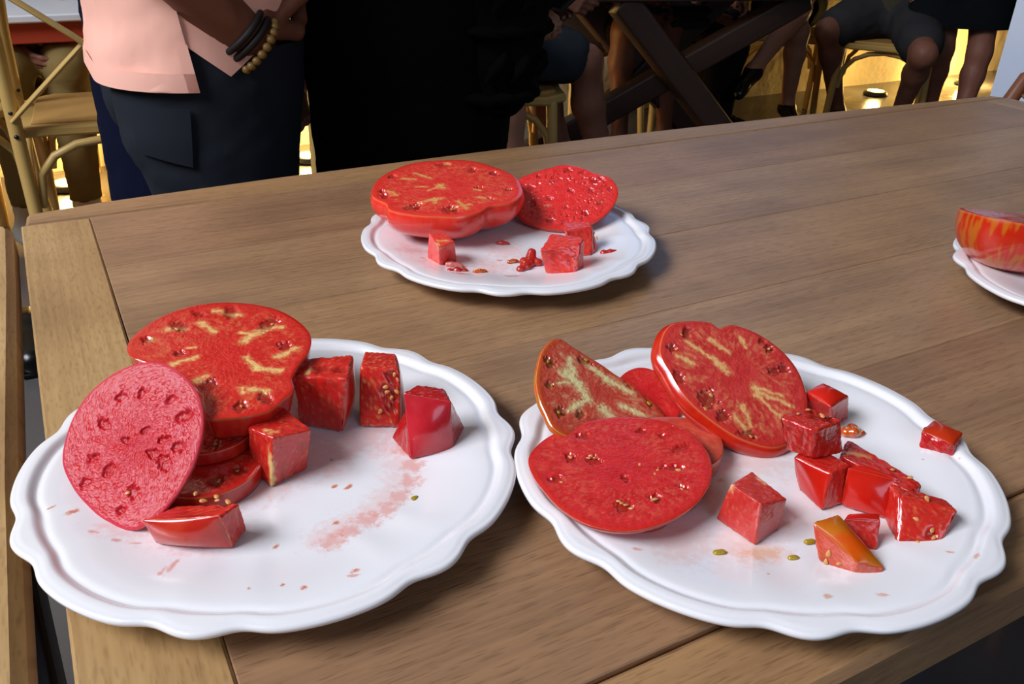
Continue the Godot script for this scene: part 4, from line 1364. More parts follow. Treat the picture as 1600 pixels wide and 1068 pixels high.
	chunk("tomato_cube", "pale pinkish tomato cube standing alone in the middle of the right plate", "", Vector3(0.2947, 0.7622, -0.2568),
		[8.6, 0.0, -15.9, 12.7, 0.0, 10.3, -10.1, 0.0, 15.3, -14.2, 0.0, -10.9, 8.7, 23.5, -12.7, 11.7, 20.5, 11.5, -7.6, 24.0, 11.7, -9.7, 23.5, -9.2],
		{"pal": pal(Color(0.80, 0.24, 0.21), Color(0.76, 0.18, 0.16), Color(0.85, 0.3, 0.25), Color(0.93, 0.66, 0.48), Color(0.75, 0.14, 0.13), Color(0.8, 0.2, 0.15), Color(0.8, 0.2, 0.15)), "seed": 8.0, "round": 0.09, "rough": 0.3, "lines": [-9.7, 23.5, -9.0, -9.0, 21.0, -8.5, 2.4, 9.0, 22.0, -2.0, 8.0, 22.5, -6.0, 1.6]})
	var PK := pal(Color(0.82, 0.17, 0.14), Color(0.77, 0.13, 0.11), Color(0.8, 0.15, 0.1), Color(0.92, 0.60, 0.36), Color(0.45, 0.05, 0.04), Color(0.80, 0.13, 0.05), Color(0.76, 0.10, 0.05))
	chunk("tomato_chunk", "skin-topped tomato chunk farthest back on the right plate, right of the propped-up half", "", Vector3(0.407, 0.7622, -0.3113),
		[4.1, 0.0, -9.1, 18.2, 0.0, 4.6, -0.4, 0.0, 6.3, -7.8, 0.0, -5.1, 2.1, 25.0, -9.1, 10.8, 21.0, 6.2, -12.2, 22.0, 12.3, -11.8, 22.0, -9.1],
		{"pal": PK, "seed": 9.0, "skins": ["top"], "bulge": {"top": 3.0, "da": 2.0}})
	chunk("tomato_chunk", "tomato chunk perched on top of the pile, with a hollow seedy top", "", Vector3(0.3477, 0.7848, -0.2706),
		[8.2, 0.0, -2.7, 16.0, 0.0, 10.8, -4.6, 0.0, 7.4, -12.3, 0.0, -6.0, 4.5, 21.5, -11.3, 15.2, 19.0, 4.5, -9.6, 21.0, 8.4, -17.5, 21.0, -11.1],
		{"pal": PK, "seed": 10.0, "skins": ["da"], "bulge": {"da": 4.0}, "rough": 0.7, "pits": [4.0, 20.5, -3.0, 6.0, 9.0, 20.0, 2.0, 4.0], "seeds": [-5.6, 21.2, -8.5, 1.8, 21.5, -8.7, 6.1, 20.4, -1.7]})
	chunk("tomato_chunk", "skin-side tomato chunk at the bottom of the pile, under the perched chunk", "", Vector3(0.3477, 0.7622, -0.2601),
		[8.4, 0.0, -16.1, 6.1, 0.0, 15.1, -10.0, 0.0, 13.8, -6.9, 0.0, -6.3, 8.4, 22.0, -16.1, 11.2, 22.0, 9.7, -4.9, 22.0, 10.8, -12.3, 22.0, -10.9],
		{"pal": PK, "seed": 11.0, "skins": ["da", "cd"], "bulge": {"da": 3.5, "cd": 1.0}})
	chunk("tomato_wedge", "long dark-red tomato wedge lying behind the glinting chunk of the pile", "", Vector3(0.3755, 0.7622, -0.2445),
		[6.2, 0.0, -30.4, 13.8, 0.0, 19.8, -0.4, 0.0, 24.3, -11.6, 0.0, -17.2, 5.2, 20.0, -27.4, 10.8, 18.0, 19.8, -1.4, 18.0, 24.3, -12.6, 20.0, -17.2],
		{"pal": PK, "seed": 12.0, "lines": [-10.0, 20.0, -20.0, 2.0, 20.0, -10.0, 2.0], "rough": 0.9, "seeds": [4.0, 19.6, 6.0, 7.0, 19.2, 15.0]})
	chunk("tomato_chunk", "glossy skin-up tomato chunk with a bright window glint and a pale scar", "", Vector3(0.3665, 0.7622, -0.2378),
		[-3.2, 0.0, -10.6, 14.0, 0.0, 9.6, -0.4, 0.0, 16.0, -16.3, 0.0, -6.8, -3.2, 24.0, -9.6, 11.0, 19.0, 8.6, 7.5, 20.0, 6.3, -12.3, 23.0, -11.6],
		{"pal": PK, "seed": 13.0, "skins": ["cd", "top"], "bulge": {"cd": 3.5, "top": 1.0}, "round": 0.22})
	chunk("tomato_chunk", "tomato chunk with a flat seedy cut face turned up, rightmost of the pile", "", Vector3(0.3746, 0.7622, -0.2148),
		[-4.4, 0.0, -21.9, 16.5, 0.0, 2.1, -5.5, 0.0, 19.9, -21.9, 0.0, 6.6, -4.4, 18.5, -17.9, 15.5, 15.0, 5.1, 12.5, 16.0, 14.1, -8.4, 18.5, -7.9],
		{"pal": pal(Color(0.80, 0.18, 0.14), Color(0.75, 0.14, 0.12), Color(0.8, 0.15, 0.1), Color(0.92, 0.55, 0.34), Color(0.5, 0.07, 0.05), Color(0.76, 0.12, 0.07), Color(0.7, 0.1, 0.06)), "seed": 14.0, "skins": ["bc"], "bulge": {"cd": 1.0}, "speck": 0.9, "round": 0.2, "seed_up": Vector3(-0.35, 0.7, 0.6).normalized(), "seeds": [-13.0, 1.8, 12.6, -5.0, 4.7, 15.0, -3.7, 7.4, 12.4, -8.0, 10.7, 4.5, 1.9, 18.3, 1.5], "pits": [-5.0, 6.0, 13.0, 3.5]})
	chunk("tomato_chunk", "small red tomato wedge tucked behind the orange-skinned strip", "", Vector3(0.3381, 0.7622, -0.2205),
		[-4.7, 0.0, -6.5, 10.7, 0.0, 0.7, 1.0, 0.0, 11.4, -9.5, 0.0, -0.5, -4.7, 14.0, -6.5, 10.7, 14.0, 0.7, 7.1, 14.0, 4.7, -10.5, 14.0, -4.2],
		{"pal": PK, "seed": 15.0, "skins": ["top"], "bulge": {"top": 1.5}, "n": 20})
	chunk("tomato_wedge", "orange-skinned tomato strip curving down at the front of the pile", "", Vector3(0.3184, 0.7622, -0.2116),
		[7.7, 0.0, -12.0, 4.8, 0.0, 17.1, -3.7, 0.0, 9.2, -12.9, 0.0, -6.4, 7.7, 17.0, -16.0, 10.3, 4.0, 16.0, -3.8, 8.0, 9.6, -10.1, 17.0, -17.5],
		{"pal": pal(Color(0.82, 0.34, 0.24), Color(0.78, 0.28, 0.2), Color(0.8, 0.3, 0.2), Color(0.86, 0.66, 0.30), Color(0.6, 0.2, 0.1), Color(0.80, 0.30, 0.04), Color(0.76, 0.42, 0.06)), "seed": 16.0, "skins": ["top"], "bulge": {"top": 4.0}, "seed_up": Vector3(-0.7, 0.3, 0.6).normalized(), "seeds": [-9.2, 5.9, -3.9, -10.7, 1.7, -3.2, -7.0, 3.0, 2.0]})
	chunk("tomato_chunk", "small tomato piece alone near the right plate's right rim", "", Vector3(0.4473, 0.7648, -0.2562),
		[3.3, 0.0, -11.2, 13.9, 0.0, 5.2, -3.3, 0.0, 12.3, -13.9, 0.0, -4.1, 6.3, 12.0, -11.8, 10.2, 11.5, 5.9, -4.9, 10.0, 11.1, -11.6, 11.5, -7.3],
		{"pal": pal(Color(0.78, 0.14, 0.14), Color(0.72, 0.1, 0.1), Color(0.8, 0.15, 0.1), Color(0.9, 0.5, 0.4), Color(0.5, 0.06, 0.06), Color(0.76, 0.20, 0.07), Color(0.7, 0.16, 0.07)), "seed": 17.0, "skins": ["top"], "bulge": {"top": 2.0, "cd": 1.5}, "rough": 0.9})
	pulp("tomato_pulp", "orange jelly with a seed beside the small piece at the right rim", "pulp", Vector3(0.4361, 0.7645, -0.2494), [0, 0, 0, 2.6, -2, 0, 1, 2.0, 2, 0, 1.5, 1.8], M.gel, [0, 2.4, 0])
	pulp("tomato_pulp", "orange seedy jelly behind the pile on the right plate", "pulp", Vector3(0.4142, 0.7622, -0.2931), [0, 1, 0, 4.5, -4, 1, -2, 4.0, 4, 0, 2, 3.4, -2, 3, 2, 3.0, 2, 2, -3, 3.4], M.gel, [0, 5.2, 0, -4, 4.8, -2, 3, 3.2, 3])
	var spots := [[Vector3(0.264, 0.762, -0.2464), "olive-green seed blob nearest the pale cube's left corner", 1.0], [Vector3(0.2956, 0.762, -0.2261), "olive-green seed blob between the pale cube and the orange-skinned strip", 0.8], [Vector3(0.3125, 0.762, -0.2312), "olive-green seed blob touching the orange-skinned strip", 0.9]]
	for q in spots:
		var s: float = q[2]
		pulp("tomato_seed_blob", q[1], "seed", q[0], [-1.2 * s, 0, 0, 2.0 * s, 1.6 * s, 0, 0.8 * s, 1.8 * s, 2.6 * s, 0, 1.0, 1.2 * s], M.gel_green)

func back_plate() -> void:
	var P := pal(Color(0.96, 0.28, 0.25), Color(0.92, 0.22, 0.20), Color(0.94, 0.24, 0.18), Color(0.94, 0.72, 0.42), Color(0.48, 0.08, 0.07), Color(0.92, 0.19, 0.16), Color(0.93, 0.26, 0.20))
	tomato("tomato_half", "largest halved beefsteak tomato, lobed and cut side up on the back plate", "", Vector3(0.3335, 0.8014, -0.7355), Vector3(-0.029, 0.9976, 0.0634), Vector3(0.88, -0.0046, 0.4749),
		[-69.8, -9.1, -65.7, -24.1, -52.1, -38.4, -47.4, -51.8, -30.4, -60.3, -1.8, -63.6, 17.3, -62.7, 34.5, -50.9, 44.0, -36.4, 64.4, -26.3, 73.6, -6.4, 72.6, 18.1, 64.4, 45.0, 47.2, 63.5, 20.7, 80.8, -12.0, 79.0, -37.0, 69.5, -55.7, 47.9, -68.5, 17.3],
		{"pal": P, "nt": 360, "nr": 100, "seed": 8.0, "depth": 37.0, "beta": 16.0, "wall": 0.11, "fibre": 0.22, "speck": 0.3, "deep": 2.2,
		"strokes": [-5.8, 10.6, -3.3, 3.8, 3.4, -6.7, 8.9, -15.7, -5.0, 1.4, -21.2, -33.4, -2.5, -22.0, 2.4, -54.3, -8.0, -46.2, -17.7, 2.2, -34.0, 40.1, -16.3, 27.3, 1.6, -44.9, 25.1, -32.4, 23.3, 1.6, -28.6, 4.5, -18.6, 5.3, 1.6, 13.5, -28.4, 22.1, -44.9, 2.2, 32.7, -16.9, 42.7, -21.2, 2.0, 10.3, -40.9, 25.5, -34.9, 1.4, -8.4, -22.5, -7.5, -34.9, 1.6, 28.0, 3.5, 34.2, -0.2, 1.6, -0.3, 70.5, -4.8, 72.6, 1.4],
		"locules": [-25.8, -43.9, 9.0, 7.0, 9.0, -47.6, 9.0, 8.0, -55.7, -19.9, 5.0, 6.0, -54.8, 29.9, 4.0, 5.0, -6.7, 66.8, 5.0, 7.0, 24.0, 53.4, 6.0, 6.0, 46.5, 46.5, 5.0, 6.0, 31.9, 8.1, 4.0, 3.0, 60.4, 6.1, 5.0, 4.0, 44.6, -18.6, 5.0, 3.0, -60.2, -8.6, 3.0, 4.0],
		"seeds": [-25.8, -43.9, 60.3, 6.0, 62.4, 5.2, 8.9, -46.2]})
	tomato("tomato_slice", "bumpy red tomato slice leaning on the large half, at the back plate's rear rim", "", Vector3(0.4569, 0.7857, -0.7166), Vector3(-0.2541, 0.9378, 0.2367), Vector3(0.86, 0.1072, 0.4989),
		[-48.9, -11.8, -45.1, -33.8, -32.6, -45.4, -16.4, -53.0, 8.0, -54.5, 29.2, -46.0, 47.0, -27.0, 54.0, -11.3, 54.8, 6.4, 48.8, 22.2, 34.2, 31.6, 19.5, 43.4, 2.3, 50.0, -13.5, 46.2, -31.2, 39.3, -44.1, 32.1, -49.2, 13.4],
		{"pal": pal(Color(0.92, 0.22, 0.22), Color(0.87, 0.17, 0.17), Color(0.90, 0.20, 0.17), Color(0.9, 0.5, 0.42), Color(0.62, 0.10, 0.10), Color(0.80, 0.17, 0.13), Color(0.82, 0.22, 0.16)), "nt": 300, "nr": 84, "seed": 9.0, "thin": true, "depth": 8.0, "shrink": 0.94, "wall": 0.06, "bump": 0.4, "pits": 0.9, "speck": 0.15,
		"strokes": [-19.2, -16.5, -13.9, -17.0, 1.4, 33.3, -15.5, 37.4, -16.6, 1.4],
		"locules": [6.4, 39.9, 4.0, 4.0, 21.4, 34.5, 4.0, 3.0, 33.4, 18.8, 4.0, 4.0, 40.0, 21.6, 3.0, 3.0, -14.6, -5.2, 3.0, 4.0, -33.5, 14.2, 4.0, 4.0, 7.0, 4.4, 2.5, 4.0, 20.8, -32.3, 4.0, 3.0, 35.2, -17.4, 4.0, 3.0, -9.5, 22.0, 3.0, 4.0, -14.6, -39.9, 4.0, 3.0, 28.1, 2.0, 3.0, 4.0, -24.4, 32.7, 4.0, 3.0, 1.6, -22.0, 2.5, 3.0, -31.7, -11.7, 4.0, 5.0, 47.2, 3.3, 3.0, 3.0],
		"seeds": [-13.0, 19.0, 38.0, -17.0]})
	chunk("tomato_cube", "small upright tomato cube in front of the large half on the back plate", "", Vector3(0.2941, 0.7622, -0.6579),
		[8.7, 0.0, -14.8, 12.0, 0.0, 6.2, -5.7, 0.0, 7.7, -8.9, 0.0, -13.3, 5.4, 25.0, -9.3, 6.8, 23.0, 12.8, -10.0, 21.5, 15.9, -8.3, 26.0, -9.2],
		{"pal": P, "seed": 18.0, "round": 0.1, "n": 22, "lines": [-6.0, 23.5, 6.0, 2.0, 23.5, 9.0, 1.6, -8.0, 20.0, 14.0, -8.0, 22.0, 10.0, 1.6]})
	chunk("tomato_chunk", "ragged tomato chunk at the front right of the back plate", "", Vector3(0.3854, 0.7622, -0.5977),
		[-6.1, 0.0, -7.4, 16.3, 0.0, 7.7, 2.4, 0.0, 16.9, -20.0, 0.0, 1.8, -0.8, 27.0, -21.9, 22.1, 25.0, -3.3, 12.0, 24.0, 6.3, -25.8, 22.0, -0.1],
		{"pal": P, "seed": 19.0, "rough": 1.3, "round": 0.14, "n": 26})
	chunk("tomato_chunk", "tomato chunk with a seedy side, directly behind the ragged chunk", "", Vector3(0.4225, 0.7622, -0.6312),
		[-4.0, 0.0, -0.8, 18.1, 0.0, 7.8, 2.2, 0.0, 18.1, -16.9, 0.0, 9.5, -8.2, 22.0, -18.0, 17.9, 22.0, -10.0, 14.4, 20.0, -1.0, -16.4, 21.0, 0.3],
		{"pal": P, "seed": 20.0, "rough": 0.9, "n": 22, "skins": ["ab"], "seed_up": Vector3(0.8, 0.2, 0.5).normalized(), "seeds": [17.0, 10.0, 4.0, 16.0, 14.0, 0.0]})
	pulp("tomato_pulp", "flat red scrap at the foot of the seedy-sided chunk, on the back plate", "pulp", Vector3(0.4385, 0.7622, -0.612), [0, 0, 0, 4.0, 6, 0, 2, 4.5, 11, 0, 3, 3.4], M.scrap)
	pulp("tomato_pulp", "pale pink sliver of flesh beside the small upright cube", "pulp", Vector3(0.2994, 0.7622, -0.6440), [-5, 2, -2, 2.6, -2, 2.4, 0, 2.8, 2, 2, 2, 2.6, 5, 1.2, 4, 2.2], M.scrap_pale)
	pulp("tomato_pulp", "dark red scrap of tomato lying in front of the pale sliver", "pulp", Vector3(0.2975, 0.7622, -0.6325), [-6, 0, -2, 3.4, 0, 0.6, 0, 3.8, 6, 0, 2, 3.0], M.scrap)
	pulp("tomato_pulp", "orange seedy drop nearest the dark red scrap", "pulp", Vector3(0.3145, 0.7622, -0.6225), [-4, 0, -1, 2.6, 0, 0, 0, 3.4, 4, 0, 1, 2.6], M.gel, [0, 3.2, 0, -4, 2.4, -1])
	pulp("tomato_pulp", "heap of wet red scraps with seeds left of the ragged chunk", "pulp", Vector3(0.3575, 0.7622, -0.6180), [-8, 0, 6, 4.0, -2, 1, 4, 5.0, 4, 2, 0, 5.0, 8, 5, -4, 5.0, 10, 9, -6, 4.0, 0, 3, -2, 4.5, 12, 2, 2, 4.0], M.scrap, [-3, 5.6, 3, 3, 6.6, 0])
	pulp("tomato_pulp", "small orange drop behind the heap of wet scraps", "pulp", Vector3(0.3513, 0.7622, -0.6310), [-3, 0, 0, 2.4, 1, 0, 0, 3.0, 4, 0, 1, 2.2], M.gel)
	pulp("tomato_pulp", "tiny red crumb alone in the middle of the back plate", "pulp", Vector3(0.3642, 0.7622, -0.6741), [-4, 0, -2, 2.0, 0, 0.6, 0, 2.8, 4, 0, 2, 2.2], M.scrap)

func far_right_plate() -> void:
	var P := pal(Color(0.78, 0.22, 0.2), Color(0.72, 0.2, 0.18), Color(0.78, 0.2, 0.12), Color(0.9, 0.6, 0.4), Color(0.5, 0.1, 0.08), Color(0.80, 0.16, 0.05), Color(0.78, 0.40, 0.10))
	var o := []
	for k in 16:
		var a := -PI + 0.1 + TAU * k / 16.0
		var r := 47.0 * (1.0 + 0.03 * cos(a * 5.0))
		o.append_array([cos(a) * r, sin(a) * r])
	tomato("tomato_half", "red and orange striped tomato half on the plate at the right edge", "", Vector3(0.764, 0.8085, -0.432), Vector3(0.17, 0.975, -0.11), Vector3(0.88, -0.1, 0.47), o,
		{"pal": P, "nt": 260, "nr": 60, "seed": 10.0, "depth": 48.0, "beta": 10.0, "streak": 0.9, "locules": [-20.0, -20.0, 6.0, 5.0, 15.0, -25.0, 6.0, 5.0]})
	tomato("tomato_half", "second tomato half on the right-edge plate, behind the striped half", "", Vector3(0.872, 0.806, -0.425), Vector3(0.1, 0.98, 0.1), Vector3(0.88, -0.1, 0.47), o.map(func(x): return x * 0.8),
		{"pal": P, "nt": 200, "nr": 40, "seed": 11.0, "depth": 40.0, "beta": 12.0})
	pulp("tomato_pulp", "red tomato scrap on the right-edge plate under the striped half", "pulp", Vector3(0.772, 0.7628, -0.410), [-8, 2, -4, 7, 0, 3, 0, 8, 8, 2, 5, 7], M.scrap)

func limb(a: Vector3, b: Vector3, r0: float, r1: float) -> Array:
	return [a, b, r0, r1]

func people_near() -> void:
	# the man in the pink polo shirt, in profile, facing right
	var J := standing(Vector3(0.222, 0, -1.335), PI / 2, 1.74)
	J.hipr = Vector3(0.215, 0.88, -1.245)
	J.hipl = Vector3(0.225, 0.88, -1.41)
	J.kneer = Vector3(0.205, 0.49, -1.24)
	J.kneel = Vector3(0.255, 0.49, -1.41)
	J.ankler = Vector3(0.19, 0.085, -1.24)
	J.anklel = Vector3(0.26, 0.085, -1.42)
	J.toer = Vector3(0.35, 0.035, -1.22)
	J.toel = Vector3(0.42, 0.035, -1.42)
	J.shoulderr = Vector3(0.17, 1.39, -1.16)
	J.elbowr = Vector3(0.06, 1.085, -1.125)
	J.wristr = Vector3(0.250, 0.888, -1.155)
	J.handr = Vector3(0.68, 0.62, -0.3).normalized()
	J.backr = Vector3(0.1, 0.35, 0.93)
	J.curlr = 0.75
	J.thumbr = 1.0
	J.elbowl = Vector3(0.12, 1.07, -1.55)
	J.wristl = Vector3(0.245, 0.985, -1.25)
	J.handl = Vector3(0.5, -0.55, 0.3).normalized()
	J.backl = Vector3(0.6, 0.75, 0.3)
	J.curll = 0.7
	J.hand_cell = 0.0034
	var t := person(J, "man in a salmon-pink polo shirt, dark jeans and bracelets, standing behind the table", M.skin_tan, false, 0.013)
	var jeans := []
	for k in ["l", "r"]:
		jeans.append_array(leg_bones(J, k, 0.016, 1.06))
	jeans.append(limb(Vector3(0.21, 0.9, -1.28), Vector3(0.21, 0.9, -1.39), 0.108, 0.108))
	jeans.append(limb(Vector3(0.175, 0.84, -1.25), Vector3(0.18, 0.77, -1.25), 0.082, 0.088))
	jeans.append(limb(Vector3(0.175, 0.84, -1.42), Vector3(0.18, 0.77, -1.42), 0.082, 0.088))
	jeans.append(limb(Vector3(0.24, 0.82, -1.25), Vector3(0.232, 0.70, -1.25), 0.1, 0.096))
	jeans.append(limb(Vector3(0.25, 0.86, -1.3), Vector3(0.255, 0.80, -1.38), 0.107, 0.1))
	var jm: Array = [Plane(Vector3.UP, Vector3(0, 0.87, 0)), Plane(Vector3.DOWN, Vector3(0, 0.1, 0))]
	var jn := garment(t, "jeans", jeans, M.denim, jm, 0.012)
	# the back pocket: the same cloth, one layer thicker, inside its outline
	var pocket := []
	for b in jeans:
		pocket.append([b[0], b[1], b[2] + 0.0045, b[3] + 0.0045])
	part("pocket", bones_mesh(pocket, 0.0075, 0.035, [Plane(Vector3.UP, Vector3(0, 0.805, 0)), Plane(Vector3(-0.25, -0.97, 0).normalized(), Vector3(0.12, 0.74, -1.2)), Plane(Vector3(1, -0.08, 0).normalized(), Vector3(0.168, 0.77, -1.2)), Plane(Vector3(-1, -0.1, 0).normalized(), Vector3(0.105, 0.77, -1.2)), Plane(Vector3.FORWARD, Vector3(0, 0, -1.25))]), M.denim, jn)
	# shirt: the back panel hangs lower than the front, with a slit at the side
	var shirt := torso_bones(J, 0.012)
	shirt.append(limb(Vector3(0.226, 0.86, -1.27), Vector3(0.226, 0.86, -1.39), 0.136, 0.136))
	shirt.append(limb(Vector3(0.226, 0.95, -1.27), Vector3(0.222, 0.95, -1.39), 0.13, 0.13))
	shirt.append(limb(Vector3(0.2, 0.80, -1.265), Vector3(0.2, 0.80, -1.395), 0.122, 0.122))
	for k in ["l", "r"]:
		var sh: Vector3 = J["shoulder" + k]
		shirt.append(limb(sh, sh.lerp(J["elbow" + k], 0.6), 0.072, 0.066))
	var back_cut := [Plane(Vector3.DOWN, Vector3(0, 0.826, 0)), Plane(Vector3(1, 0.12, 0).normalized(), Vector3(0.180, 0.85, -1.2)), Plane(Vector3.UP, Vector3(0, 1.44, 0))]
	var sm := garment(t, "polo_shirt", shirt, M.polo, back_cut, 0.012)
	var front := []
	for b in shirt:
		front.append([b[0], b[1], b[2] - 0.004, b[3] - 0.004])
	part("front_panel", bones_mesh(front, 0.012, 0.035, [Plane(Vector3(-0.62, -0.78, 0).normalized(), Vector3(0.222, 0.843, -1.2)), Plane(Vector3(0.6, -0.8, 0).normalized(), Vector3(0.226, 0.843, -1.2)), Plane(Vector3(-1, 0, 0), Vector3(0.172, 0, 0)), Plane(Vector3.UP, Vector3(0, 1.44, 0))]), M.polo, sm)
	var hem := []
	for b in shirt:
		hem.append([b[0], b[1], b[2] + 0.0022, b[3] + 0.0022])
	part("hem_band", bones_mesh(hem, 0.009, 0.035, [Plane(Vector3.DOWN, Vector3(0, 0.825, 0)), Plane(Vector3.UP, Vector3(0, 0.848, 0)), Plane(Vector3(1, 0.12, 0).normalized(), Vector3(0.181, 0.85, -1.2))]), M.polo, sm)
	part("slit_band", bones_mesh(hem, 0.009, 0.035, [Plane(Vector3.DOWN, Vector3(0, 0.825, 0)), Plane(Vector3.UP, Vector3(0, 0.882, 0)), Plane(Vector3(1, 0.12, 0).normalized(), Vector3(0.181, 0.85, -1.2)), Plane(Vector3(-1, -0.12, 0).normalized(), Vector3(0.168, 0.85, -1.2)), Plane(Vector3.FORWARD, Vector3(0, 0, -1.28))]), M.polo, sm)
	shoes(t, J, M.black_leather)
	# bracelets round the wrist
	var ax: Vector3 = (J.wristr - J.elbowr).normalized()
	var b1 := ax.cross(Vector3.BACK).normalized()
	var b2 := ax.cross(b1).normalized()
	for q in [[-0.004, 0.0045, 0.0335], [0.008, 0.005, 0.0335]]:
		var ring := []
		for k in 25:
			var a := TAU * k / 24.0
			ring.append(J.wristr + ax * (q[0] + 0.006 * sin(a)) + (b1 * cos(a) + b2 * sin(a)) * q[2])
		part("bracelet", tube(ring, [q[1]], 8), M.leather_band, t)
	var beads := Node3D.new()
	beads.name = "bead_bracelet"
	t.add_child(beads, true)
	var bead := SphereMesh.new()
	bead.radius = 0.0058
	bead.height = 0.0112
	bead.radial_segments = 14
	bead.rings = 8
	for k in 22:
		var a := TAU * k / 22.0
		part("bead", bead, M.bead, beads, J.wristr + ax * (0.02 + 0.005 * sin(a + 1.0)) + (b1 * cos(a) + b2 * sin(a)) * 0.0375)
	part("clasp", box(Vector3(0.008, 0.008, 0.008), 0.002), M.silver, t, J.wristr + ax * 0.004 + (b1 * 0.2 + b2 * 0.98) * 0.042)
	# the person in black
	var K := standing(Vector3(0.56, 0, -1.36), 0.15, 1.68)
	for k in ["hipr", "kneer", "ankler", "toer"]:
		K[k] += Vector3(0.035, 0, 0)
	K.wristr = Vector3(0.44, 1.08, -1.16)
	K.elbowr = Vector3(0.33, 1.1, -1.38)
	K.wristl = Vector3(0.62, 1.1, -1.16)
	K.elbowl = Vector3(0.74, 1.08, -1.34)
	var w := person(K, "person in a plain black dress standing behind the table, beside the man in pink", M.skin_fair, true)
	var dress := torso_bones(K, 0.014)
	for k in ["l", "r"]:
		dress.append_array(arm_bones(K, k, 0.012))
	dress.append(limb(Vector3(0.556, 0.98, -1.36), Vector3(0.565, 0.70, -1.36), 0.13, 0.14))
	dress.append(limb(Vector3(0.512, 0.86, -1.36), Vector3(0.528, 0.25, -1.36), 0.126, 0.132))
	dress.append(limb(Vector3(0.595, 0.86, -1.36), Vector3(0.575, 0.25, -1.36), 0.125, 0.125))
	garment(w, "dress", dress, M.black_cloth, [Plane(Vector3.DOWN, Vector3(0, 0.3, 0))], 0.018, 0.05)
	shoes(w, K, M.black_leather)
	# knitted bag hanging at her side
	var b := thing("handbag", "black chunky-knit bag hanging at the side of the person in black", "bag", Vector3(0.655, 0.765, -1.26))
	var bag := []
	for k in 7:
		var y := 0.005 + 0.045 * k
		var r := 0.046 + 0.016 * sin(minf(k, 3.0) / 3.0 * PI / 2)
		bag.append(limb(Vector3(-0.028 + 0.004 * k, y, -0.015), Vector3(0.008 + 0.004 * k, y, 0.012), r, r))
	part("bag_body", bones_mesh(bag, 0.009, 0.03), M.knit, b)
	for k in 34:
		# plaited rows of the knit
		var row := k / 6
		var col := k % 6
		var a := -0.5 + col * 0.5 + (0.25 if row % 2 else 0.0)
		var y := 0.0 + row * 0.05
		var rr := 0.058 + 0.012 * sin(minf(row, 3.0) / 3.0 * PI / 2)
		var c := Vector3(-0.01 + 0.004 * row + sin(a) * (rr + 0.012), y, cos(a) * rr)
		part("knit_stitch", knit_stitch(), M.knit, b, c, Basis(Vector3.UP, a) * Basis(Vector3.BACK, 0.5 if row % 2 else -0.5))
	part("strap", tube([Vector3(-0.02, 0.27, 0), Vector3(0.0, 0.42, -0.02), Vector3(0.0, 0.56, -0.06), Vector3(-0.02, 0.6, -0.1)], [0.011], 8), M.knit, b)
	# the person in navy farther back on the left
	var N := standing(Vector3(0.30, 0, -1.82), 1.7, 1.66)
	var nv := person(N, "person in long navy blue clothes standing behind the man in pink", M.skin_fair, true)
	var coat := torso_bones(N, 0.02)
	for k in ["l", "r"]:
		coat.append_array(arm_bones(N, k, 0.014))
	coat.append(limb(Vector3(0.25, 0.95, -1.82), Vector3(0.235, 0.15, -1.80), 0.14, 0.15))
	coat.append(limb(Vector3(0.29, 0.95, -1.80), Vector3(0.29, 0.15, -1.80), 0.13, 0.14))
	garment(nv, "long_dress", coat, M.navy, [Plane(Vector3.DOWN, Vector3(0, 0.14, 0))], 0.018, 0.05)
	shoes(nv, N, M.black_leather)

var stitch: ArrayMesh
func knit_stitch() -> ArrayMesh:
	if stitch == null:
		stitch = tube([Vector3(-0.024, -0.012, 0), Vector3(-0.008, 0, 0.009), Vector3(0.008, 0.004, 0.009), Vector3(0.024, 0.012, 0)], [0.006, 0.013, 0.013, 0.006], 8, 0.75)
	return stitch

func shorts(t: Node3D, J: Dictionary, m: Material, upto := 0.62, g := 0.022) -> void:
	var bones := [limb(J.pelvis - (J.s as Vector3) * 0.06, J.pelvis + (J.s as Vector3) * 0.06, 0.118, 0.118)]
	for k in ["l", "r"]:
		var hip: Vector3 = J["hip" + k]
		bones.append(limb(hip, hip.lerp(J["knee" + k], upto), 0.088 + g, 0.06 + g))
	garment(t, "shorts", bones, m)

func trousers(t: Node3D, J: Dictionary, m: Material) -> void:
	var bones := [limb(J.pelvis - (J.s as Vector3) * 0.06, J.pelvis + (J.s as Vector3) * 0.06, 0.118, 0.118)]
	for k in ["l", "r"]:
		bones.append_array(leg_bones(J, k, 0.016))
	garment(t, "trousers", bones, m, [Plane(Vector3.DOWN, Vector3(0, 0.1, 0))])

func top(t: Node3D, J: Dictionary, m: Material, sleeves := 1.0, low := -0.08) -> void:
	var bones := torso_bones(J, 0.014)
	for k in ["l", "r"]:
		var sh: Vector3 = J["shoulder" + k]
		bones.append(limb(sh, sh.lerp(J["elbow" + k], sleeves), 0.066, 0.056))
	garment(t, "top", bones, m, [Plane(Vector3.DOWN, J.pelvis + Vector3.UP * low), Plane(Vector3.UP, J.neck + Vector3.UP * 0.01)])

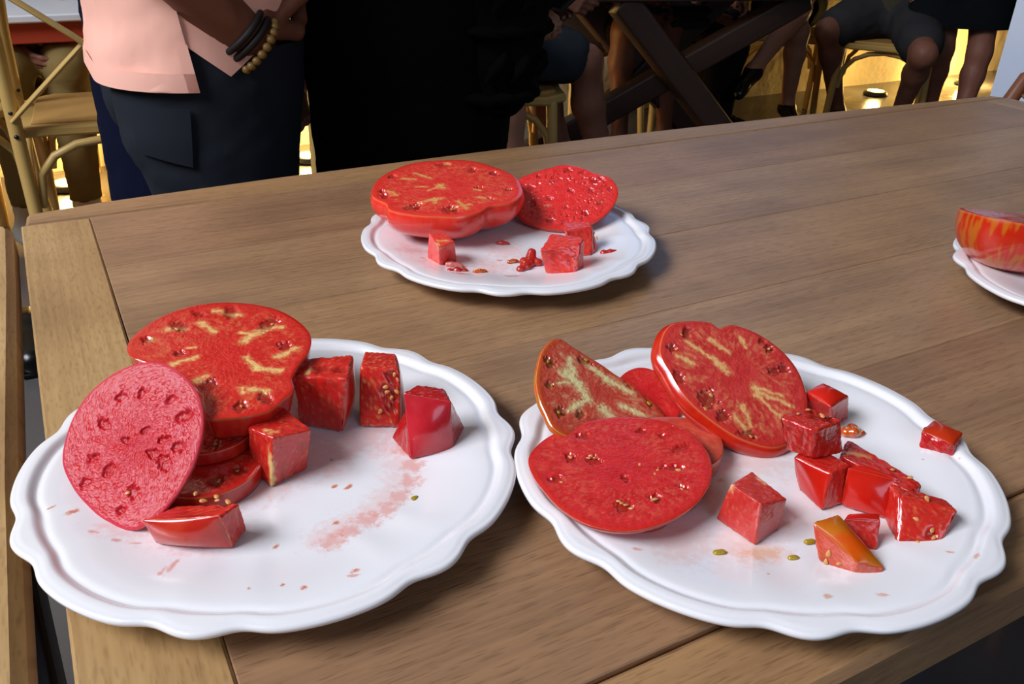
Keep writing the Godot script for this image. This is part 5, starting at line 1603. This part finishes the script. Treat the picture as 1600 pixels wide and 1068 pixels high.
func people_far() -> void:
	# seated person in khaki trousers by the white table
	var A := seated(Vector3(0.02, 0.52, -3.42), 0.15, 1.7)
	A.kneel = Vector3(0.115, 0.545, -3.02)
	A.kneer = Vector3(-0.05, 0.545, -3.02)
	A.anklel = Vector3(0.09, 0.09, -3.1)
	A.ankler = Vector3(-0.085, 0.09, -3.12)
	for k in ["l", "r"]:
		A["toe" + k] = A["ankle" + k] + Vector3(-0.02, -0.04, 0.15)
	var t := person(A, "person in khaki trousers and white shoes seated at the white-topped table", M.skin_mid, false, 0.018)
	trousers(t, A, M.khaki)
	top(t, A, M.khaki_top, 1.0)
	shoes(t, A, M.white_shoe)
	# woman in grey-blue shorts
	var B := seated(Vector3(1.33, 0.60, -2.50), 1.2, 1.72)
	B.hipl = Vector3(1.33, 0.615, -2.58)
	B.hipr = Vector3(1.35, 0.625, -2.42)
	B.kneer = Vector3(1.54, 0.575, -2.33)
	B.kneel = Vector3(1.46, 0.545, -2.47)
	B.ankler = Vector3(1.655, 0.12, -2.30)
	B.anklel = Vector3(1.585, 0.12, -2.42)
	for k in ["l", "r"]:
		B["toe" + k] = B["ankle" + k] + Vector3(0.14, -0.05, 0.06)
	B.wristr = Vector3(1.42, 0.78, -2.34)
	B.wristl = Vector3(1.46, 0.76, -2.52)
	t = person(B, "seated person in grey-blue shorts with bare legs, next to the black knitted bag", M.skin_mid, true)
	shorts(t, B, M.grey_blue, 0.7)
	top(t, B, M.black_cloth, 1.0, 0.02)
	shoes(t, B, M.black_leather)
	# neighbour mostly hidden by the person in black, holding a phone
	var C := seated(Vector3(1.03, 0.58, -2.52), 0.9, 1.68)
	C.kneer = Vector3(1.262, 0.565, -2.30)
	C.kneel = Vector3(1.18, 0.55, -2.42)
	C.ankler = Vector3(1.275, 0.12, -2.27)
	C.anklel = Vector3(1.2, 0.12, -2.4)
	for k in ["l", "r"]:
		C["toe" + k] = C["ankle" + k] + Vector3(0.1, -0.05, 0.1)
	C.wristl = Vector3(1.195, 0.775, -2.17)
	C.elbowl = Vector3(1.05, 0.83, -2.34)
	C.handl = Vector3(0.75, -0.35, 0.3).normalized()
	C.backl = Vector3(0.1, 0.4, 0.9)
	C.curll = 0.55
	C.wristr = Vector3(1.08, 0.80, -2.2)
	t = person(C, "seated person holding a dark phone, half hidden behind the black bag", M.skin_fair, true)
	shorts(t, C, M.black_cloth, 0.75)
	top(t, C, M.black_cloth, 1.0)
	shoes(t, C, M.black_leather)
	var ph := thing("phone", "dark phone in the hand above the black knitted bag's right side", "phone", Vector3(1.285, 0.79, -2.13), Basis(Vector3(0.2, 0.3, 1.0).normalized(), 0.6))
	part("case", box(Vector3(0.075, 0.012, 0.15), 0.004), M.black_leather, ph)
	part("screen", box(Vector3(0.067, 0.003, 0.14), 0.001), plain(Color(0.02, 0.02, 0.03), 0.1), ph, Vector3(0, 0.0068, 0))
	# behind the trestle table
	var D := seated(Vector3(2.25, 0.56, -3.38), 0.1, 1.74)
	D.kneer = Vector3(2.15, 0.555, -2.98)
	D.kneel = Vector3(2.37, 0.555, -2.98)
	D.ankler = Vector3(2.18, 0.1, -3.0)
	D.anklel = Vector3(2.42, 0.1, -3.0)
	for k in ["l", "r"]:
		D["toe" + k] = D["ankle" + k] + Vector3(0.01, -0.05, 0.16)
	t = person(D, "person in brown shorts seated in the shade behind the crossed trestle", M.skin_tan, false, 0.018)
	shorts(t, D, M.brown_cloth, 0.8)
	top(t, D, M.black_cloth)
	shoes(t, D, M.black_leather)
	var E := seated(Vector3(2.83, 0.53, -3.45), -0.2, 1.74)
	E.kneer = Vector3(2.73, 0.52, -3.1)
	E.kneel = Vector3(2.86, 0.52, -3.1)
	E.ankler = Vector3(2.76, 0.1, -3.12)
	E.anklel = Vector3(2.88, 0.1, -3.16)
	for k in ["l", "r"]:
		E["toe" + k] = E["ankle" + k] + Vector3(0.08, -0.045, 0.15)
	t = person(E, "person in dark trousers and shiny black shoes seated right of the crossed trestle", M.skin_mid, false, 0.018)
	trousers(t, E, M.brown_cloth)
	top(t, E, M.black_cloth)
	shoes(t, E, M.shiny_black)
	# crossed legs
	var F := seated(Vector3(3.42, 0.55, -3.38), -0.75, 1.68)
	F.hipr = Vector3(3.36, 0.56, -3.36)
	F.hipl = Vector3(3.48, 0.56, -3.34)
	F.kneer = Vector3(3.23, 0.475, -3.1)
	F.ankler = Vector3(3.285, 0.12, -3.14)
	F.toer = Vector3(3.22, 0.05, -3.0)
	F.kneel = Vector3(3.19, 0.575, -3.08)
	F.anklel = Vector3(2.93, 0.335, -3.04)
	F.toel = Vector3(2.83, 0.265, -3.0)
	t = person(F, "seated person with bare crossed legs and black shoes, left of the man in shorts", M.skin_fair, true)
	var sk := [limb(F.pelvis, F.hipl, 0.12, 0.11), limb(F.pelvis, F.hipr, 0.12, 0.11), limb(F.hipl, (F.hipl as Vector3).lerp(F.kneel, 0.55), 0.11, 0.085), limb(F.hipr, (F.hipr as Vector3).lerp(F.kneer, 0.55), 0.11, 0.085)]
	garment(t, "skirt", sk, M.black_cloth, [], 0.018)
	top(t, F, M.black_cloth)
	shoes(t, F, M.black_leather)
	# man in grey shorts, knees apart
	var G := seated(Vector3(3.62, 0.58, -2.92), -0.9, 1.76)
	G.hipl = Vector3(3.66, 0.56, -2.82)
	G.hipr = Vector3(3.56, 0.56, -2.98)
	G.kneer = Vector3(3.27, 0.50, -2.96)
	G.kneel = Vector3(3.36, 0.465, -2.5)
	G.ankler = Vector3(3.46, 0.12, -2.98)
	G.anklel = Vector3(3.60, 0.12, -2.74)
	G.toer = Vector3(3.36, 0.05, -2.87)
	G.toel = Vector3(3.5, 0.05, -2.62)
	G.wristr = Vector3(3.44, 0.86, -2.86)
	G.wristl = Vector3(3.48, 0.86, -2.72)
	t = person(G, "man in grey shorts sitting with knees wide apart on a bentwood chair", M.skin_mid, false)
	shorts(t, G, M.grey_cloth, 0.72, 0.035)
	top(t, G, M.olive_cloth, 0.6, -0.12)
	shoes(t, G, M.black_leather)
	# standing in a dark skirt
	var H := standing(Vector3(3.72, 0, -2.62), -0.9, 1.66)
	H.hipr = Vector3(3.62, 0.85, -2.66)
	H.hipl = Vector3(3.74, 0.85, -2.56)
	H.kneer = Vector3(3.635, 0.45, -2.62)
	H.kneel = Vector3(3.735, 0.45, -2.50)
	H.ankler = Vector3(3.70, 0.1, -2.66)
	H.anklel = Vector3(3.66, 0.1, -2.46)
	H.toer = Vector3(3.6, 0.05, -2.56)
	H.toel = Vector3(3.55, 0.05, -2.37)
	t = person(H, "person in a dark knee-length skirt standing before the glowing wall at right", M.skin_mid, true)
	var hs := [limb(H.pelvis, H.pelvis + Vector3.UP * 0.12, 0.14, 0.125), limb(H.hipr, Vector3(3.575, 0.5, -2.66), 0.12, 0.115), limb(H.hipl, Vector3(3.76, 0.5, -2.53), 0.12, 0.115), limb(H.pelvis, Vector3(3.665, 0.5, -2.6), 0.13, 0.125)]
	garment(t, "skirt", hs, M.dark_skirt, [Plane(Vector3.DOWN, Vector3(0, 0.555, 0))], 0.018, 0.05)
	top(t, H, M.black_cloth, 1.0, 0.05)
	shoes(t, H, M.black_leather)

func furniture_far() -> void:
	cross_chair("pale yellow cross-back chair at the upper left, its back to the table", Vector3(0.17, 0, -2.68), PI - 0.12, M.pale_wood, "cross-back chairs", 0.485, 0.9)
	cross_chair("second pale cross-back chair, cut off by the left edge of the picture", Vector3(-0.31, 0, -2.86), PI + 0.5, M.pale_wood, "cross-back chairs", 0.485, 0.9)
	cross_chair("cross-back chair under the person in grey-blue shorts", Vector3(1.31, 0, -2.53), 1.2, M.pale_wood, "cross-back chairs", 0.5, 0.92)
	cross_chair("cross-back chair under the half-hidden person with the phone", Vector3(1.0, 0, -2.55), 0.9, M.pale_wood, "cross-back chairs", 0.48, 0.9)
	cross_chair("cross-back chair behind the crossed trestle, under the person in brown shorts", Vector3(2.25, 0, -3.42), 0.1, M.pale_wood, "cross-back chairs", 0.46, 0.88)
	cross_chair("cross-back chair under the person in dark trousers", Vector3(2.84, 0, -3.48), -0.2, M.pale_wood, "cross-back chairs", 0.44, 0.86)
	cross_chair("cross-back chair under the person with crossed legs", Vector3(3.43, 0, -3.4), -0.75, M.pale_wood, "cross-back chairs", 0.44, 0.86)
	cross_chair("bentwood cross-back chair under the man in grey shorts, its arched brace showing", Vector3(3.62, 0, -2.9), -0.9, M.pale_wood, "cross-back chairs", 0.46, 0.88)
	cross_chair("chair under the seated person in khaki trousers", Vector3(0.01, 0, -3.44), 0.15, M.pale_wood, "cross-back chairs", 0.42, 0.84)
	cross_chair("chestnut-coloured chair tucked behind the table's right end, only its back corner showing", Vector3(1.672, 0, -0.985), -PI / 2, M.red_wood, "", 0.43, 0.745)
	# white-topped table at the far left
	var t := thing("side_table", "white-topped table with an orange edge at the far left, behind the pale chair", "table")
	part("table_top", slab_poly(rect(-0.9, -3.3, 0.5, -2.92), 0.675, 0.697, 0.004), plain(Color(0.85, 0.86, 0.88), 0.4), t)
	part("apron", slab_poly(rect(-0.86, -3.27, 0.46, -2.95), 0.615, 0.675, 0.003), plain(Color(0.70, 0.24, 0.12), 0.6), t)
	for x in [-0.83, 0.43]:
		part("leg", beam(Vector3(x, 0, -3.24), Vector3(x, 0.62, -3.24), 0.05, 0.05), M.dark_wood, t)
		part("leg", beam(Vector3(x, 0, -2.98), Vector3(x, 0.62, -2.98), 0.05, 0.05), M.dark_wood, t)
	# crossed trestle table in the middle distance
	var u := thing("trestle_table", "dark wooden table on crossed trestle legs in the middle distance", "table")
	part("table_top", slab_poly([Vector2(1.66, -2.52), Vector2(2.72, -2.32), Vector2(2.86, -2.95), Vector2(1.80, -3.15)], 0.722, 0.762, 0.005, 0.8), M.dark_wood, u)
	part("trestle_leg", beam(Vector3(1.80, 0.722, -2.53), Vector3(2.52, 0.0, -2.46), 0.1, 0.06, Vector3.BACK), M.dark_wood, u)
	part("trestle_leg", beam(Vector3(2.55, 0.722, -2.44), Vector3(1.20, 0.0, -2.78), 0.09, 0.058, Vector3.BACK), M.dark_wood, u)
	part("trestle_leg", beam(Vector3(1.93, 0.722, -3.08), Vector3(2.66, 0.0, -2.98), 0.1, 0.06, Vector3.BACK), M.dark_wood, u)
	part("trestle_leg", beam(Vector3(2.66, 0.722, -2.94), Vector3(1.9, 0.0, -3.1), 0.1, 0.058, Vector3.BACK), M.dark_wood, u)
	var bx := thing("cloth_bundle", "folded blue-grey cloth on a seat under the trestle table's far side", "cloth", Vector3(2.44, 0.54, -2.98))
	part("fold", box(Vector3(0.2, 0.05, 0.12), 0.02), M.grey_blue, bx, Vector3(0, 0.03, 0))
	part("fold", box(Vector3(0.19, 0.04, 0.12), 0.018), M.grey_blue, bx, Vector3(0.005, 0.075, 0))
	var sh := thing("shoe", "black shoe on the floor, glimpsed in the gap between the two tables", "shoe", Vector3(-0.125, 0, -2.2))
	part("upper", bones_mesh([limb(Vector3(0, 0.045, -0.1), Vector3(0, 0.05, -0.04), 0.04, 0.042), limb(Vector3(0, 0.045, -0.05), Vector3(0, 0.032, 0.1), 0.042, 0.036)], 0.008, 0.02, [Plane(Vector3.DOWN, Vector3(0, 0.012, 0))]), M.black_leather, sh)
	part("sole", slab_poly([Vector2(-0.036, -0.14), Vector2(0.036, -0.14), Vector2(0.042, 0.06), Vector2(0.026, 0.13), Vector2(-0.026, 0.13), Vector2(-0.042, 0.06)], 0.0, 0.014, 0.003), M.black_leather, sh)
